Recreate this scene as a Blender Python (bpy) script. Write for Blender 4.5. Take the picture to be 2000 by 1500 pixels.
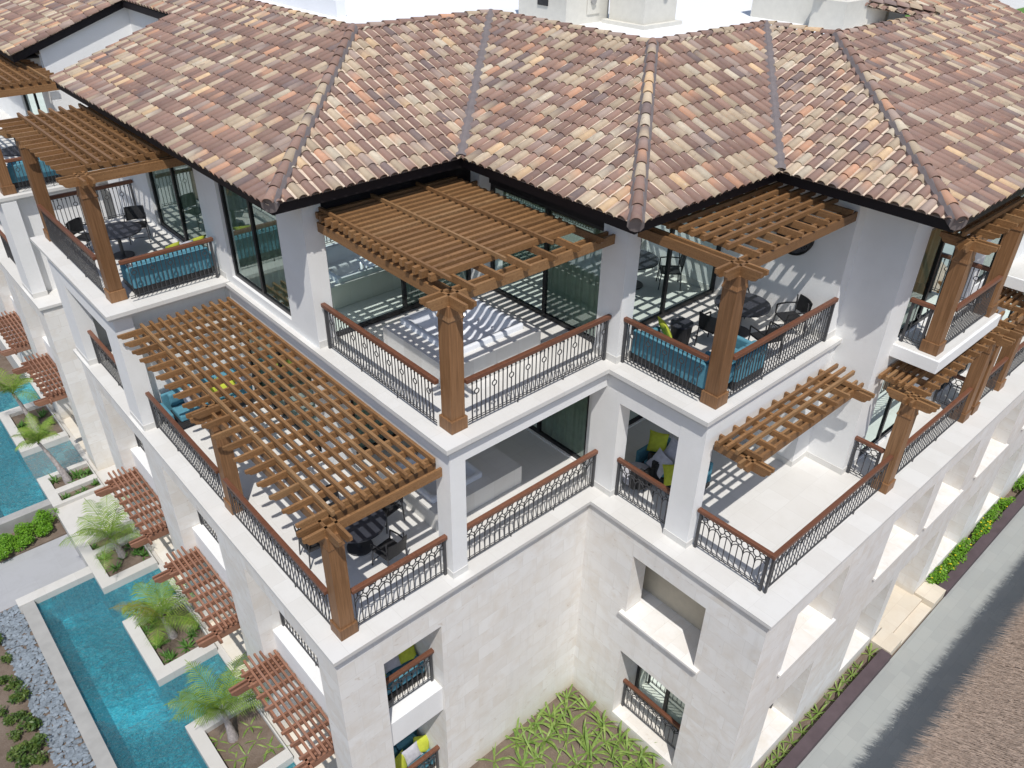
import bpy, bmesh, math, random
from mathutils import Vector, Matrix, Euler
R = math.radians
random.seed(7)
for o in list(bpy.data.objects): bpy.data.objects.remove(o)
sc = bpy.context.scene
col = sc.collection

# ------------------------------------------------------------ camera, sky, sun, exposure
S0 = 0.87
cam = bpy.data.cameras.new('camera'); camo = bpy.data.objects.new('camera', cam); col.objects.link(camo)
camo.location = (-4.4953*S0, -10.2424*S0, 13.8874*S0)
camo.matrix_world = Matrix.Translation(camo.location) @ Matrix.Rotation(-0.7382, 4, 'Z') @ Matrix.Rotation(0.9944, 4, 'X') @ Matrix.Rotation(0.0176, 4, 'Z')
cam.sensor_fit = 'HORIZONTAL'; cam.sensor_width = 36.0; cam.lens = 36.0*1546.3654/2000.0
cam.clip_start = 0.1; cam.clip_end = 1500
sc.camera = camo
w = bpy.data.worlds.new("World"); sc.world = w; w.use_nodes = True
SUN = Vector((-0.335, -0.43, 1.0)).normalized()
sky = w.node_tree.nodes.new('ShaderNodeTexSky'); sky.sky_type = 'NISHITA'; sky.sun_disc = False
sky.sun_elevation = math.asin(SUN.z); sky.sun_rotation = math.atan2(SUN.x, SUN.y)
bg = w.node_tree.nodes['Background']; bg.inputs[1].default_value = 0.108
w.node_tree.links.new(sky.outputs[0], bg.inputs[0])
sl = bpy.data.lights.new('sun', 'SUN'); sl.energy = 3.3; sl.angle = R(0.5); sl.color = (1.0, 0.965, 0.91)
so = bpy.data.objects.new('sun', sl); col.objects.link(so); so.location = (-20, -25, 60)
so.rotation_euler = (-SUN).to_track_quat('-Z', 'Y').to_euler()
sc.view_settings.view_transform = 'Standard'; sc.view_settings.look = 'None'
sc.view_settings.exposure = 0.10; sc.view_settings.gamma = 1.0

# ------------------------------------------------------------ materials
MATS = {}
class N:
    """tiny node helper"""
    def __init__(s, name):
        s.m = bpy.data.materials.new(name); s.m.use_nodes = True; s.t = s.m.node_tree
        s.b = s.t.nodes['Principled BSDF']; s.out = s.t.nodes['Material Output']; MATS[name] = s.m
    def n(s, typ, **kw):
        x = s.t.nodes.new('ShaderNode'+typ)
        for k, v in kw.items():
            if k.startswith('i_'): x.inputs[k[2:].replace('_', ' ')].default_value = v
            else: setattr(x, k, v)
        return x
    def l(s, a, b): s.t.links.new(a, b)
    def pos(s): return s.n('NewGeometry').outputs['Position']
    def noise(s, scale, vec=None, detail=4, rough=0.55, dist=0.0):
        x = s.n('TexNoise'); x.inputs['Scale'].default_value = scale; x.inputs['Detail'].default_value = detail
        x.inputs['Roughness'].default_value = rough; x.inputs['Distortion'].default_value = dist
        s.l(vec if vec is not None else s.pos(), x.inputs['Vector']); return x.outputs['Fac']
    def scalev(s, vec, sx, sy, sz):
        x = s.n('Mapping'); x.inputs['Scale'].default_value = (sx, sy, sz); s.l(vec, x.inputs['Vector']); return x.outputs[0]
    def ramp(s, fac, stops):
        x = s.n('ValToRGB'); e = x.color_ramp.elements
        while len(e) > 1: e.remove(e[-1])
        e[0].position = stops[0][0]; e[0].color = (*stops[0][1], 1)
        for p, c in stops[1:]:
            q = e.new(p); q.color = (*c, 1)
        s.l(fac, x.inputs[0]); return x.outputs[0]
    def mix(s, fac, a, b, mode='MIX'):
        x = s.n('MixRGB', blend_type=mode)
        for i, v in ((0, fac), (1, a), (2, b)):
            if isinstance(v, (int, float)): x.inputs[i].default_value = v
            elif isinstance(v, tuple): x.inputs[i].default_value = (*v, 1)
            else: s.l(v, x.inputs[i])
        return x.outputs[0]
    def bump(s, h, strength=0.3, dist=0.02):
        x = s.n('Bump'); x.inputs['Strength'].default_value = strength; x.inputs['Distance'].default_value = dist
        s.l(h, x.inputs['Height']); s.l(x.outputs[0], s.b.inputs['Normal']); return x
    def fin(s, color, rough=0.8, spec=0.3, metal=0.0):
        if isinstance(color, tuple): s.b.inputs['Base Color'].default_value = (*color, 1)
        else: s.l(color, s.b.inputs['Base Color'])
        s.b.inputs['Roughness'].default_value = rough
        s.b.inputs['Specular IOR Level'].default_value = spec; s.b.inputs['Metallic'].default_value = metal
        return s.m

def m_stucco():
    a = N('white_stucco'); f = a.noise(1.3, detail=6); f2 = a.noise(0.25, detail=3)
    c = a.ramp(f, [(0.3, (0.80, 0.80, 0.79)), (0.7, (0.86, 0.86, 0.855))])
    c = a.mix(a.ramp(f2, [(0.45, (0, 0, 0)), (0.75, (0.35, 0.35, 0.35))]), c, (0.76, 0.75, 0.72))
    fs_ = a.noise(1.0, a.scalev(a.pos(), 6, 6, .5), detail=5, rough=0.7); c = a.mix(a.ramp(fs_, [(0.58, (0, 0, 0)), (0.80, (0.22, 0.22, 0.22))]), c, (0.66, 0.65, 0.63))
    a.bump(a.noise(26, detail=5, rough=0.7), 0.35, 0.012); return a.fin(c, 0.9, 0.15)
def wallvec(a):
    """horizontal run + height for both wall directions"""
    g = a.n('NewGeometry'); sp = a.n('SeparateXYZ'); a.l(g.outputs['Position'], sp.inputs[0])
    nn = a.n('SeparateXYZ'); a.l(g.outputs['True Normal'], nn.inputs[0])
    ab = a.n('Math', operation='ABSOLUTE'); a.l(nn.outputs[0], ab.inputs[0])
    mx = a.n('Mix', data_type='FLOAT'); a.l(ab.outputs[0], mx.inputs[0]); a.l(sp.outputs[0], mx.inputs[2]); a.l(sp.outputs[1], mx.inputs[3])
    az = a.n('Math', operation='ABSOLUTE'); a.l(nn.outputs[2], az.inputs[0])
    my = a.n('Mix', data_type='FLOAT'); a.l(az.outputs[0], my.inputs[0]); a.l(sp.outputs[2], my.inputs[2]); a.l(sp.outputs[1], my.inputs[3])
    cb = a.n('CombineXYZ'); a.l(mx.outputs[0], cb.inputs[0]); a.l(my.outputs[0], cb.inputs[1]); return cb.outputs[0]
def m_stone():
    a = N('cream_limestone'); v = wallvec(a)
    b = a.n('TexBrick'); b.offset = 0.5; a.l(v, b.inputs['Vector'])
    b.inputs['Scale'].default_value = 1.0; b.inputs['Brick Width'].default_value = 0.86; b.inputs['Row Height'].default_value = 0.43
    b.inputs['Mortar Size'].default_value = 0.006; b.inputs['Mortar Smooth'].default_value = 0.3
    b.inputs['Color1'].default_value = (0.86, 0.845, 0.815, 1); b.inputs['Color2'].default_value = (0.80, 0.775, 0.735, 1)
    b.inputs['Mortar'].default_value = (0.72, 0.70, 0.66, 1)
    c = b.outputs['Color']
    # every slab has its own tone: faint cream, grey or beige clouds that stop at the joints
    bw0 = a.n('RGBToBW'); a.l(b.outputs['Color'], bw0.inputs[0])
    off = a.n('VectorMath', operation='SCALE'); a.l(a.pos(), off.inputs[0]); off.inputs['Scale'].default_value = 1.0
    shf = a.n('MapRange'); shf.inputs[1].default_value = 0.75; shf.inputs[2].default_value = 0.84; shf.inputs[3].default_value = 0; shf.inputs[4].default_value = 9; a.l(bw0.outputs[0], shf.inputs[0])
    cx = a.n('CombineXYZ'); a.l(shf.outputs[0], cx.inputs[0]); av = a.n('VectorMath', operation='ADD'); a.l(off.outputs[0], av.inputs[0]); a.l(cx.outputs[0], av.inputs[1])
    f = a.noise(1.9, av.outputs[0], detail=6, rough=0.6, dist=0.5)
    c = a.mix(a.ramp(f, [(0.44, (0, 0, 0)), (0.70, (0.6, 0.6, 0.6))]), c, (0.69, 0.62, 0.53))
    fs_ = a.noise(1.0, a.scalev(a.pos(), 5, 5, .35), detail=5, rough=0.7); c = a.mix(a.ramp(fs_, [(0.55, (0, 0, 0)), (0.75, (0.28, 0.28, 0.28))]), c, (0.55, 0.53, 0.50))
    vv = a.scalev(av.outputs[0], 1.6, 1.6, 4.0)
    f2 = a.noise(2.0, vv, detail=5, dist=1.0)
    c = a.mix(a.ramp(f2, [(0.66, (0, 0, 0)), (0.70, (0.6, 0.6, 0.6)), (0.74, (0, 0, 0))]), c, (0.52, 0.42, 0.33))
    f3 = a.noise(0.5, detail=2)
    c = a.mix(a.ramp(f3, [(0.35, (0.3, 0.3, 0.3)), (0.65, (0, 0, 0))]), c, (0.70, 0.70, 0.70))
    # damp, earth-splashed foot of the walls
    sp = a.n('SeparateXYZ'); a.l(a.pos(), sp.inputs[0])
    mr = a.n('MapRange'); mr.inputs[1].default_value = -6.85; mr.inputs[2].default_value = -5.9; mr.inputs[3].default_value = 0.95; mr.inputs[4].default_value = 0.0
    ad = a.n('Math', operation='ADD'); a.l(sp.outputs[2], ad.inputs[0])
    nz = a.n('Math', operation='MULTIPLY'); nz.inputs[1].default_value = 0.8; a.l(a.noise(1.1, detail=4), nz.inputs[0])
    a.l(nz.outputs[0], ad.inputs[1]); a.l(ad.outputs[0], mr.inputs[0])
    c = a.mix(mr.outputs[0], c, (0.60, 0.50, 0.34))
    bw = a.n('RGBToBW'); a.l(b.outputs['Color'], bw.inputs[0]); a.bump(a.noise(14, detail=6, rough=0.7), 0.18, 0.01)
    return a.fin(c, 0.75, 0.25)
def m_paving(name, c1, c2, mort, bw=0.6, rh=0.6, rough=0.7, stain=(0.6, 0.58, 0.54), off=0.5, msz=0.004):
    a = N(name); b = a.n('TexBrick'); b.offset = off; a.l(a.pos(), b.inputs['Vector'])
    b.inputs['Scale'].default_value = 1.0; b.inputs['Brick Width'].default_value = bw; b.inputs['Row Height'].default_value = rh
    b.inputs['Mortar Size'].default_value = msz
    b.inputs['Color1'].default_value = (*c1, 1); b.inputs['Color2'].default_value = (*c2, 1); b.inputs['Mortar'].default_value = (*mort, 1)
    f = a.noise(1.7, detail=7, rough=0.65, dist=0.4)
    c = a.mix(a.ramp(f, [(0.45, (0, 0, 0)), (0.75, (0.6, 0.6, 0.6))]), b.outputs['Color'], stain)
    a.bump(a.noise(20, detail=4), 0.12, 0.01); return a.fin(c, rough, 0.3)
def m_wood(name, ca, cb, rough=0.5, vert=False):
    a = N(name); oi = a.n('ObjectInfo'); tc = a.n('TexCoord')
    g = a.noise(3.0, a.scalev(tc.outputs['Object'], 9, 9, 9), detail=3)
    v = a.n('VectorMath', operation='ADD'); a.l(tc.outputs['Object'], v.inputs[0]); a.l(oi.outputs['Location'], v.inputs[1])
    g1 = a.noise(1.0, a.scalev(v.outputs[0], 1.2, 28, 28), detail=5, rough=0.7)
    g2 = a.noise(1.0, a.scalev(v.outputs[0], 28, 1.2, 28), detail=5, rough=0.7)
    mxx = a.n('Math', operation='MAXIMUM')
    if vert:
        g1 = a.noise(1.0, a.scalev(v.outputs[0], 30, 30, 1.0), detail=5, rough=0.7); g2 = g1
    a.l(g1, mxx.inputs[0]); a.l(g2, mxx.inputs[1])
    c = a.ramp(mxx.outputs[0], [(0.35, ca), (0.75, cb)])
    r = a.ramp(oi.outputs['Random'], [(0.0, (0.80, 0.78, 0.78)), (0.5, (1.0, 0.98, 0.97)), (0.8, (1.1, 1.06, 1.02)), (1.0, (1.12, 1.2, 1.3))])
    c = a.mix(1.0, c, r, 'MULTIPLY')
    a.bump(mxx.outputs[0], 0.15, 0.004); return a.fin(c, rough, 0.35)
def m_tile():
    a = N('clay_barrel_tile'); at = a.n('Attribute', attribute_name='Col')
    f = a.noise(7.0, detail=5, rough=0.6, dist=0.5)
    c = a.mix(a.ramp(f, [(0.35, (0.0, 0.0, 0.0)), (0.8, (0.45, 0.45, 0.45))]), at.outputs['Color'], (0.30, 0.235, 0.19))
    f4 = a.noise(3.1, detail=5, rough=0.6, dist=1.5)
    c = a.mix(a.ramp(f4, [(0.60, (0, 0, 0)), (0.72, (0.55, 0.55, 0.55))]), c, (0.20, 0.135, 0.125))
    f5 = a.noise(2.7, a.scalev(a.pos(), 1.3, 1.3, 1.9), detail=5, dist=1.2)
    c = a.mix(a.ramp(f5, [(0.63, (0, 0, 0)), (0.74, (0.5, 0.5, 0.5))]), c, (0.60, 0.34, 0.22))
    f2 = a.noise(60, detail=2)
    c = a.mix(a.ramp(f2, [(0.0, (0.12, 0.12, 0.12)), (0.5, (0, 0, 0))]), c, (0.08, 0.06, 0.05))
    f3 = a.noise(2.3, detail=6, rough=0.7)
    c = a.mix(a.ramp(f3, [(0.67, (0, 0, 0)), (0.72, (0.35, 0.35, 0.35))]), c, (0.62, 0.58, 0.54))
    a.bump(a.noise(40, detail=4), 0.12, 0.006); return a.fin(c, 0.75, 0.25)
def m_plain(name, c, rough=0.6, spec=0.3, metal=0.0, var=0.12, sc_=6.0, bump=0.0):
    a = N(name); f = a.noise(sc_, detail=5)
    d = tuple(max(0, x*(1-var)) for x in c); e = tuple(min(1, x*(1+var)) for x in c)
    cc = a.ramp(f, [(0.3, d), (0.7, e)])
    if bump: a.bump(a.noise(sc_*5, detail=4), bump, 0.01)
    return a.fin(cc, rough, spec, metal)
def m_leaf(name, ca, cb, rough=0.45):
    a = N(name); oi = a.n('ObjectInfo'); f = a.noise(5.0, detail=3)
    c = a.ramp(f, [(0.3, ca), (0.7, cb)])
    a.fin(c, rough, 0.4)
    tr = a.n('BsdfTranslucent'); a.l(c, tr.inputs[0]); mx = a.n('MixShader'); mx.inputs[0].default_value = 0.28
    a.l(a.b.outputs[0], mx.inputs[1]); a.l(tr.outputs[0], mx.inputs[2]); a.l(mx.outputs[0], a.out.inputs[0]); return a.m
def m_soil():
    a = N('brown_soil'); f = a.noise(1.6, detail=8, rough=0.7); g = a.noise(45, detail=3)
    c = a.ramp(f, [(0.3, (0.135, 0.10, 0.075)), (0.7, (0.235, 0.185, 0.15))])
    c = a.mix(a.ramp(g, [(0.66, (0, 0, 0)), (0.72, (0.6, 0.6, 0.6))]), c, (0.42, 0.38, 0.33))
    a.bump(a.noise(12, detail=7, rough=0.75), 0.7, 0.05); return a.fin(c, 0.95, 0.1)
def m_glass():
    a = N('tinted_glass'); a.t.nodes.remove(a.b)
    tr = a.n('BsdfTransparent'); tr.inputs[0].default_value = (0.86, 0.96, 0.91, 1)
    gl = a.n('BsdfGlossy'); gl.inputs[0].default_value = (0.80, 0.93, 0.90, 1); gl.inputs['Roughness'].default_value = 0.015
    lw = a.n('Fresnel'); lw.inputs[0].default_value = 1.9
    ad = a.n('Math', operation='ADD'); ad.inputs[1].default_value = 0.15; a.l(lw.outputs[0], ad.inputs[0])
    mx = a.n('MixShader'); a.l(ad.outputs[0], mx.inputs[0]); a.l(tr.outputs[0], mx.inputs[1]); a.l(gl.outputs[0], mx.inputs[2])
    a.l(mx.outputs[0], a.out.inputs[0]); return a.m
def m_water():
    a = N('pool_water'); a.t.nodes.remove(a.b)
    v = a.scalev(a.pos(), 1.0, 1.0, 1)
    n1 = a.noise(6.0, v, detail=4, rough=0.55, dist=1.2); n2 = a.noise(0.55, detail=3); n3 = a.noise(24, detail=3, rough=0.6, dist=0.8)
    amp = a.n('Math', operation='MULTIPLY'); ad = a.n('Math', operation='MULTIPLY_ADD'); ad.inputs[1].default_value = 0.35
    a.l(n3, ad.inputs[0]); a.l(n1, ad.inputs[2]); a.l(ad.outputs[0], amp.inputs[0])
    rr = a.n('MapRange'); rr.inputs[1].default_value = 0.36; rr.inputs[2].default_value = 0.52; rr.inputs[3].default_value = 0.22; rr.inputs[4].default_value = 1.0
    a.l(n2, rr.inputs[0]); a.l(rr.outputs[0], amp.inputs[1])
    bp = a.n('Bump'); bp.inputs['Strength'].default_value = 1.0; bp.inputs['Distance'].default_value = 0.30; a.l(amp.outputs[0], bp.inputs['Height'])
    df = a.n('BsdfDiffuse'); df.inputs[0].default_value = (0.10, 0.50, 0.60, 1); a.l(bp.outputs[0], df.inputs['Normal'])
    tr = a.n('BsdfTransparent'); tr.inputs[0].default_value = (0.42, 0.86, 0.92, 1)
    gl = a.n('BsdfGlossy'); gl.inputs['Roughness'].default_value = 0.12; a.l(bp.outputs[0], gl.inputs['Normal'])
    m1 = a.n('MixShader'); m1.inputs[0].default_value = 0.24; a.l(tr.outputs[0], m1.inputs[1]); a.l(df.outputs[0], m1.inputs[2])
    fr = a.n('Fresnel'); fr.inputs[0].default_value = 1.33; a.l(bp.outputs[0], fr.inputs['Normal'])
    m2 = a.n('MixShader'); a.l(fr.outputs[0], m2.inputs[0]); a.l(m1.outputs[0], m2.inputs[1]); a.l(gl.outputs[0], m2.inputs[2])
    a.l(m2.outputs[0], a.out.inputs[0]); return a.m
def m_mosaic():
    a = N('pool_tile_light_ripples'); b = a.n('TexBrick'); b.offset = 0.0; a.l(a.pos(), b.inputs['Vector']); b.inputs['Scale'].default_value = 1.0
    b.inputs['Brick Width'].default_value = 0.05; b.inputs['Row Height'].default_value = 0.05; b.inputs['Mortar Size'].default_value = 0.002
    b.inputs['Color1'].default_value = (0.22, 0.68, 0.80, 1); b.inputs['Color2'].default_value = (0.09, 0.46, 0.60, 1); b.inputs['Mortar'].default_value = (0.3, 0.5, 0.55, 1)
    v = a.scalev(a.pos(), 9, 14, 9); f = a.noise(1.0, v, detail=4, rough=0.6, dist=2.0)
    c = a.mix(a.ramp(f, [(0.47, (0, 0, 0)), (0.60, (0.9, 0.9, 0.9))]), b.outputs['Color'], (0.50, 0.92, 0.96))  # pale streaks over the mosaic imitate rippling light on the pool floor
    return a.fin(c, 0.5, 0.4)
M = MATS
m_stucco(); m_stone(); m_tile(); m_soil(); m_glass(); m_water()
m_paving('terrace_stone', (0.70, 0.69, 0.665), (0.66, 0.645, 0.615), (0.60, 0.585, 0.555), 0.6, 0.6, 0.7, (0.62, 0.60, 0.565))
m_paving('walkway_slate', (0.375, 0.39, 0.375), (0.335, 0.35, 0.34), (0.30, 0.315, 0.305), 0.6, 0.3, 0.75, (0.37, 0.375, 0.355))
m_paving('path_concrete', (0.40, 0.405, 0.42), (0.37, 0.375, 0.39), (0.35, 0.35, 0.36), 1.6, 1.2, 0.85, (0.33, 0.33, 0.34))
m_paving('coping_stone', (0.60, 0.585, 0.555), (0.56, 0.54, 0.51), (0.50, 0.48, 0.45), 0.9, 3.0, 0.75, (0.50, 0.48, 0.44))
m_paving('yellow_limestone', (0.70, 0.63, 0.52), (0.66, 0.59, 0.48), (0.58, 0.50, 0.40), 0.9, 0.45, 0.75, (0.60, 0.50, 0.38))
m_wood('teak_timber', (0.16, 0.082, 0.034), (0.36, 0.20, 0.090)); m_wood('post_timber', (0.17, 0.086, 0.037), (0.33, 0.178, 0.085), vert=True); m_wood('reddish_timber', (0.20, 0.095, 0.06), (0.36, 0.19, 0.125))
m_wood('handrail_wood', (0.125, 0.052, 0.030), (0.225, 0.10, 0.060), 0.4)
m_plain('dark_iron', (0.075, 0.075, 0.08), 0.5, 0.4, 0.3); m_plain('black_rattan', (0.022, 0.022, 0.024), 0.5, 0.4, bump=0.4, sc_=20)
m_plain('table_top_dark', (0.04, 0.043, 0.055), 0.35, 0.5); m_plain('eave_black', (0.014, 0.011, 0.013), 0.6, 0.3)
m_plain('frame_black', (0.018, 0.018, 0.020), 0.4, 0.4); m_plain('flashing_metal', (0.20, 0.17, 0.165), 0.55, 0.4)
m_plain('roof_mortar', (0.55, 0.44, 0.36), 0.9, 0.1, bump=0.4); m_plain('roof_membrane', (0.82, 0.83, 0.85), 0.85, 0.2, var=0.03, sc_=0.8)
m_plain('cream_plaster', (0.66, 0.64, 0.58), 0.9, 0.1, var=0.04); m_plain('curtain_fabric', (0.56, 0.63, 0.53), 0.9, 0.1)
m_plain('blue_fabric', (0.10, 0.265, 0.345), 0.85, 0.15, bump=0.3, sc_=12); m_plain('lime_fabric', (0.52, 0.57, 0.07), 0.9, 0.1, bump=0.3, sc_=12)
m_plain('grey_fabric', (0.50, 0.50, 0.55), 0.9, 0.1, bump=0.3, sc_=12); m_plain('tub_acrylic', (0.80, 0.82, 0.86), 0.2, 0.5, var=0.01)
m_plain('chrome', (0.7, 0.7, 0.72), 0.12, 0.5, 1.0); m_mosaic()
m_plain('pool_step_tile', (0.75, 0.84, 0.84), 0.6, 0.3, var=0.08, sc_=9); m_plain('grey_render', (0.36, 0.355, 0.345), 0.85, 0.2, var=0.10, sc_=2.5)
m_plain('corten_kerb', (0.10, 0.075, 0.082), 0.75, 0.2, var=0.12, sc_=3); m_plain('pebble', (0.22, 0.255, 0.29), 0.7, 0.3, var=0.35, sc_=7)
m_plain('palm_bark', (0.38, 0.34, 0.33), 0.9, 0.1, var=0.35, sc_=14, bump=0.8); m_plain('thatch_straw', (0.50, 0.395, 0.32), 0.95, 0.1, var=0.25, sc_=9)
m_plain('interior_wall', (0.50, 0.45, 0.36), 0.9, 0.1, var=0.05); m_plain('lamp_mesh', (0.25, 0.25, 0.27), 0.5, 0.4, 0.5)
m_plain('turquoise_fabric', (0.05, 0.45, 0.45), 0.8, 0.2); m_plain('yellow_petal', (0.80, 0.62, 0.02), 0.6, 0.2)
m_plain('concrete_trough', (0.36, 0.355, 0.34), 0.85, 0.2, var=0.08, sc_=3)
m_leaf('palm_leaf', (0.13, 0.25, 0.03), (0.34, 0.47, 0.08)); m_leaf('lily_leaf', (0.12, 0.24, 0.035), (0.36, 0.46, 0.13))
m_leaf('agave_leaf', (0.06, 0.16, 0.03), (0.13, 0.27, 0.05)); m_leaf('hedge_leaf', (0.10, 0.26, 0.015), (0.24, 0.46, 0.04))
m_leaf('dark_shrub_leaf', (0.04, 0.10, 0.02), (0.16, 0.22, 0.045)); m_leaf('dry_leaf', (0.30, 0.26, 0.06), (0.42, 0.36, 0.10))

# ------------------------------------------------------------ mesh helpers
class MB:
    def __init__(s): s.v = []; s.f = []; s.c = []
    def quad(s, a, b, c, d): n = len(s.v); s.v += [a, b, c, d]; s.f.append((n, n+1, n+2, n+3))
    def tri(s, a, b, c): n = len(s.v); s.v += [a, b, c]; s.f.append((n, n+1, n+2))
    def box(s, x0, x1, y0, y1, z0, z1):
        n = len(s.v)
        s.v += [(x0,y0,z0),(x1,y0,z0),(x1,y1,z0),(x0,y1,z0),(x0,y0,z1),(x1,y0,z1),(x1,y1,z1),(x0,y1,z1)]
        s.f += [tuple(n+i for i in q) for q in ((0,3,2,1),(4,5,6,7),(0,1,5,4),(1,2,6,5),(2,3,7,6),(3,0,4,7))]; return s
    def bar(s, a, b, r, sides=4, r2=None):
        a = Vector(a); b = Vector(b); d = b-a
        if d.length < 1e-6: return s
        d.normalize(); u = d.cross(Vector((0,0,1)) if abs(d.z) < 0.9 else Vector((1,0,0))).normalized(); w_ = d.cross(u)
        r2 = r if r2 is None else r2; n = len(s.v); ph = math.pi/sides
        for p, rr in ((a, r), (b, r2)):
            for i in range(sides):
                t = 2*math.pi*i/sides+ph; s.v.append(tuple(p+u*math.cos(t)*rr+w_*math.sin(t)*rr))
        for i in range(sides):
            j = (i+1) % sides; s.f.append((n+i, n+j, n+sides+j, n+sides+i))
        s.f.append(tuple(n+i for i in reversed(range(sides)))); s.f.append(tuple(n+sides+i for i in range(sides))); return s
    def path(s, pts, r, sides=4):
        for a, b in zip(pts, pts[1:]): s.bar(a, b, r, sides)
        return s
    def prism(s, poly, axis, a0, a1):
        """extrude polygon [(u,v)] along axis; x: (u,v)=(y,z), y: (x,z), z: (x,y)"""
        n = len(s.v); k = len(poly)
        for a in (a0, a1):
            for u, v in poly: s.v.append({'x': (a,u,v), 'y': (u,a,v), 'z': (u,v,a)}[axis])
        s.f.append(tuple(n+i for i in range(k))); s.f.append(tuple(n+k+i for i in reversed(range(k))))
        for i in range(k):
            j = (i+1) % k; s.f.append((n+i, n+k+i, n+k+j, n+j))
        return s
    def cyl(s, x, y, z0, z1, r, sides=20, r2=None): return s.bar((x,y,z0), (x,y,z1), r, sides, r2)
    def mesh(s, name, mats, smooth=False):
        me = bpy.data.meshes.new(name); me.from_pydata(s.v, [], s.f)
        bm = bmesh.new(); bm.from_mesh(me); bmesh.ops.recalc_face_normals(bm, faces=bm.faces); bm.to_mesh(me); bm.free()
        if smooth: me.polygons.foreach_set('use_smooth', [True]*len(me.polygons))
        if s.c:
            at = me.color_attributes.new('Col', 'FLOAT_COLOR', 'POINT'); at.data.foreach_set('color', [x for c in s.c for x in c])
        for m in (mats if isinstance(mats, (list, tuple)) else [mats]): me.materials.append(M[m])
        me.update(); return me
    def build(s, name, mat, parent=None, smooth=False, bevel=0.0, loc=None):
        o = bpy.data.objects.new(name, s.mesh(name, mat, smooth)); col.objects.link(o)
        if parent is not None: o.parent = parent
        if loc is not None: o.location = loc
        if bevel:
            b = o.modifiers.new('Bevel', 'BEVEL'); b.width = bevel; b.segments = 2; b.limit_method = 'ANGLE'; b.angle_limit = R(40)
        return o
def thing(name, label, cat, loc=(0,0,0), rz=0.0, group=None, kind=None):
    o = bpy.data.objects.new(name, None); col.objects.link(o); o.location = loc; o.rotation_euler = (0,0,rz); o.empty_display_size = 0.2
    return tag(o, label, cat, group, kind)
def tag(o, label=None, cat=None, group=None, kind=None):
    if label: o['label'] = label
    if cat: o['category'] = cat
    if group: o['group'] = group
    if kind: o['kind'] = kind
    return o
def struct(o): o['kind'] = 'structure'; return o
KIDS = {}
def copy_tree(o, loc=None, rz=None, label=None, parent=None, scale=None, group=None):
    c = o.copy(); col.objects.link(c)
    if parent is not None: c.parent = parent
    for ch in list(o.children): copy_tree(ch, parent=c)
    if loc is not None: c.location = loc
    if rz is not None: c.rotation_euler = (o.rotation_euler[0], o.rotation_euler[1], rz)
    if scale is not None: c.scale = (scale, scale, scale)
    if label: c['label'] = label
    if group: c['group'] = group
    return c
class Vox:
    """union / difference of axis-aligned boxes, only the outer faces are made"""
    def __init__(s): s.ops = []
    def add(s, *b): s.ops.append((1, b)); return s
    def sub(s, *b): s.ops.append((0, b)); return s
    def mb(s, skip_down=False):
        ax = []
        for k in range(3):
            ax.append(sorted({round(v, 4) for _, b in s.ops for v in b[2*k:2*k+2]}))
        ix = [{v: i for i, v in enumerate(a)} for a in ax]
        nx, ny, nz = (len(a)-1 for a in ax)
        g = [[bytearray(nz) for _ in range(ny)] for _ in range(nx)]
        for val, b in s.ops:
            r = [ix[k][round(b[2*k+e], 4)] for k in range(3) for e in (0, 1)]
            for i in range(r[0], r[1]):
                for j in range(r[2], r[3]):
                    row = g[i][j]
                    for k in range(r[4], r[5]): row[k] = val
        m = MB(); X, Y, Z = ax; vid = {}
        def P(i, j, k):
            q = (i, j, k)
            if q not in vid: vid[q] = len(m.v); m.v.append((X[i], Y[j], Z[k]))
            return vid[q]
        def S(i, j, k): return 0 <= i < nx and 0 <= j < ny and 0 <= k < nz and g[i][j][k]
        for i in range(nx):
            for j in range(ny):
                for k in range(nz):
                    if not g[i][j][k]: continue
                    if not S(i-1,j,k): m.f.append((P(i,j,k),P(i,j,k+1),P(i,j+1,k+1),P(i,j+1,k)))
                    if not S(i+1,j,k): m.f.append((P(i+1,j,k),P(i+1,j+1,k),P(i+1,j+1,k+1),P(i+1,j,k+1)))
                    if not S(i,j-1,k): m.f.append((P(i,j,k),P(i+1,j,k),P(i+1,j,k+1),P(i,j,k+1)))
                    if not S(i,j+1,k): m.f.append((P(i,j+1,k),P(i,j+1,k+1),P(i+1,j+1,k+1),P(i+1,j+1,k)))
                    if not S(i,j,k-1): m.f.append((P(i,j,k),P(i,j+1,k),P(i+1,j+1,k),P(i+1,j,k)))
                    if not S(i,j,k+1): m.f.append((P(i,j,k+1),P(i+1,j,k+1),P(i+1,j+1,k+1),P(i,j+1,k+1)))
        return m
    def build(s, name, mat, parent):
        m = s.mb(); me = bpy.data.meshes.new(name); me.from_pydata(m.v, [], m.f); me.materials.append(M[mat]); me.update()
        o = bpy.data.objects.new(name, me); col.objects.link(o); o.parent = parent; return o

# ------------------------------------------------------------ ground setting
G = -6.8
g = MB(); g.quad((-260,-260,G-1.3),(320,-260,G-1.3),(320,320,G-1.3),(-260,320,G-1.3)); struct(g.build('ground', 'brown_soil'))
g = MB(); g.box(4.0, 60, -30.0, -5.32, G-1.2, G); struct(g.build('walkway', 'walkway_slate'))
g = MB(); g.box(0.05, 6.8, -5.31, 0.2, G-1.2, G-0.05); g.box(5.4, 60, -5.31, -4.6, G-1.2, G-0.06); struct(g.build('soil_bed', 'brown_soil'))
g = MB(); g.box(-0.12, 9.0, 0.2, 40, G-1.2, G-0.01); struct(g.build('terrace_floor', 'coping_stone'))
g = MB(); g.box(-1.79, -0.12, 14.5, 16.9, G-1.2, G-0.004); struct(g.build('patio_floor', 'coping_stone'))
g = MB(); g.box(-9, -1.80, 13.27, 15.95, -8.05, -7.25); struct(g.build('garden_path', 'path_concrete'))
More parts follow.
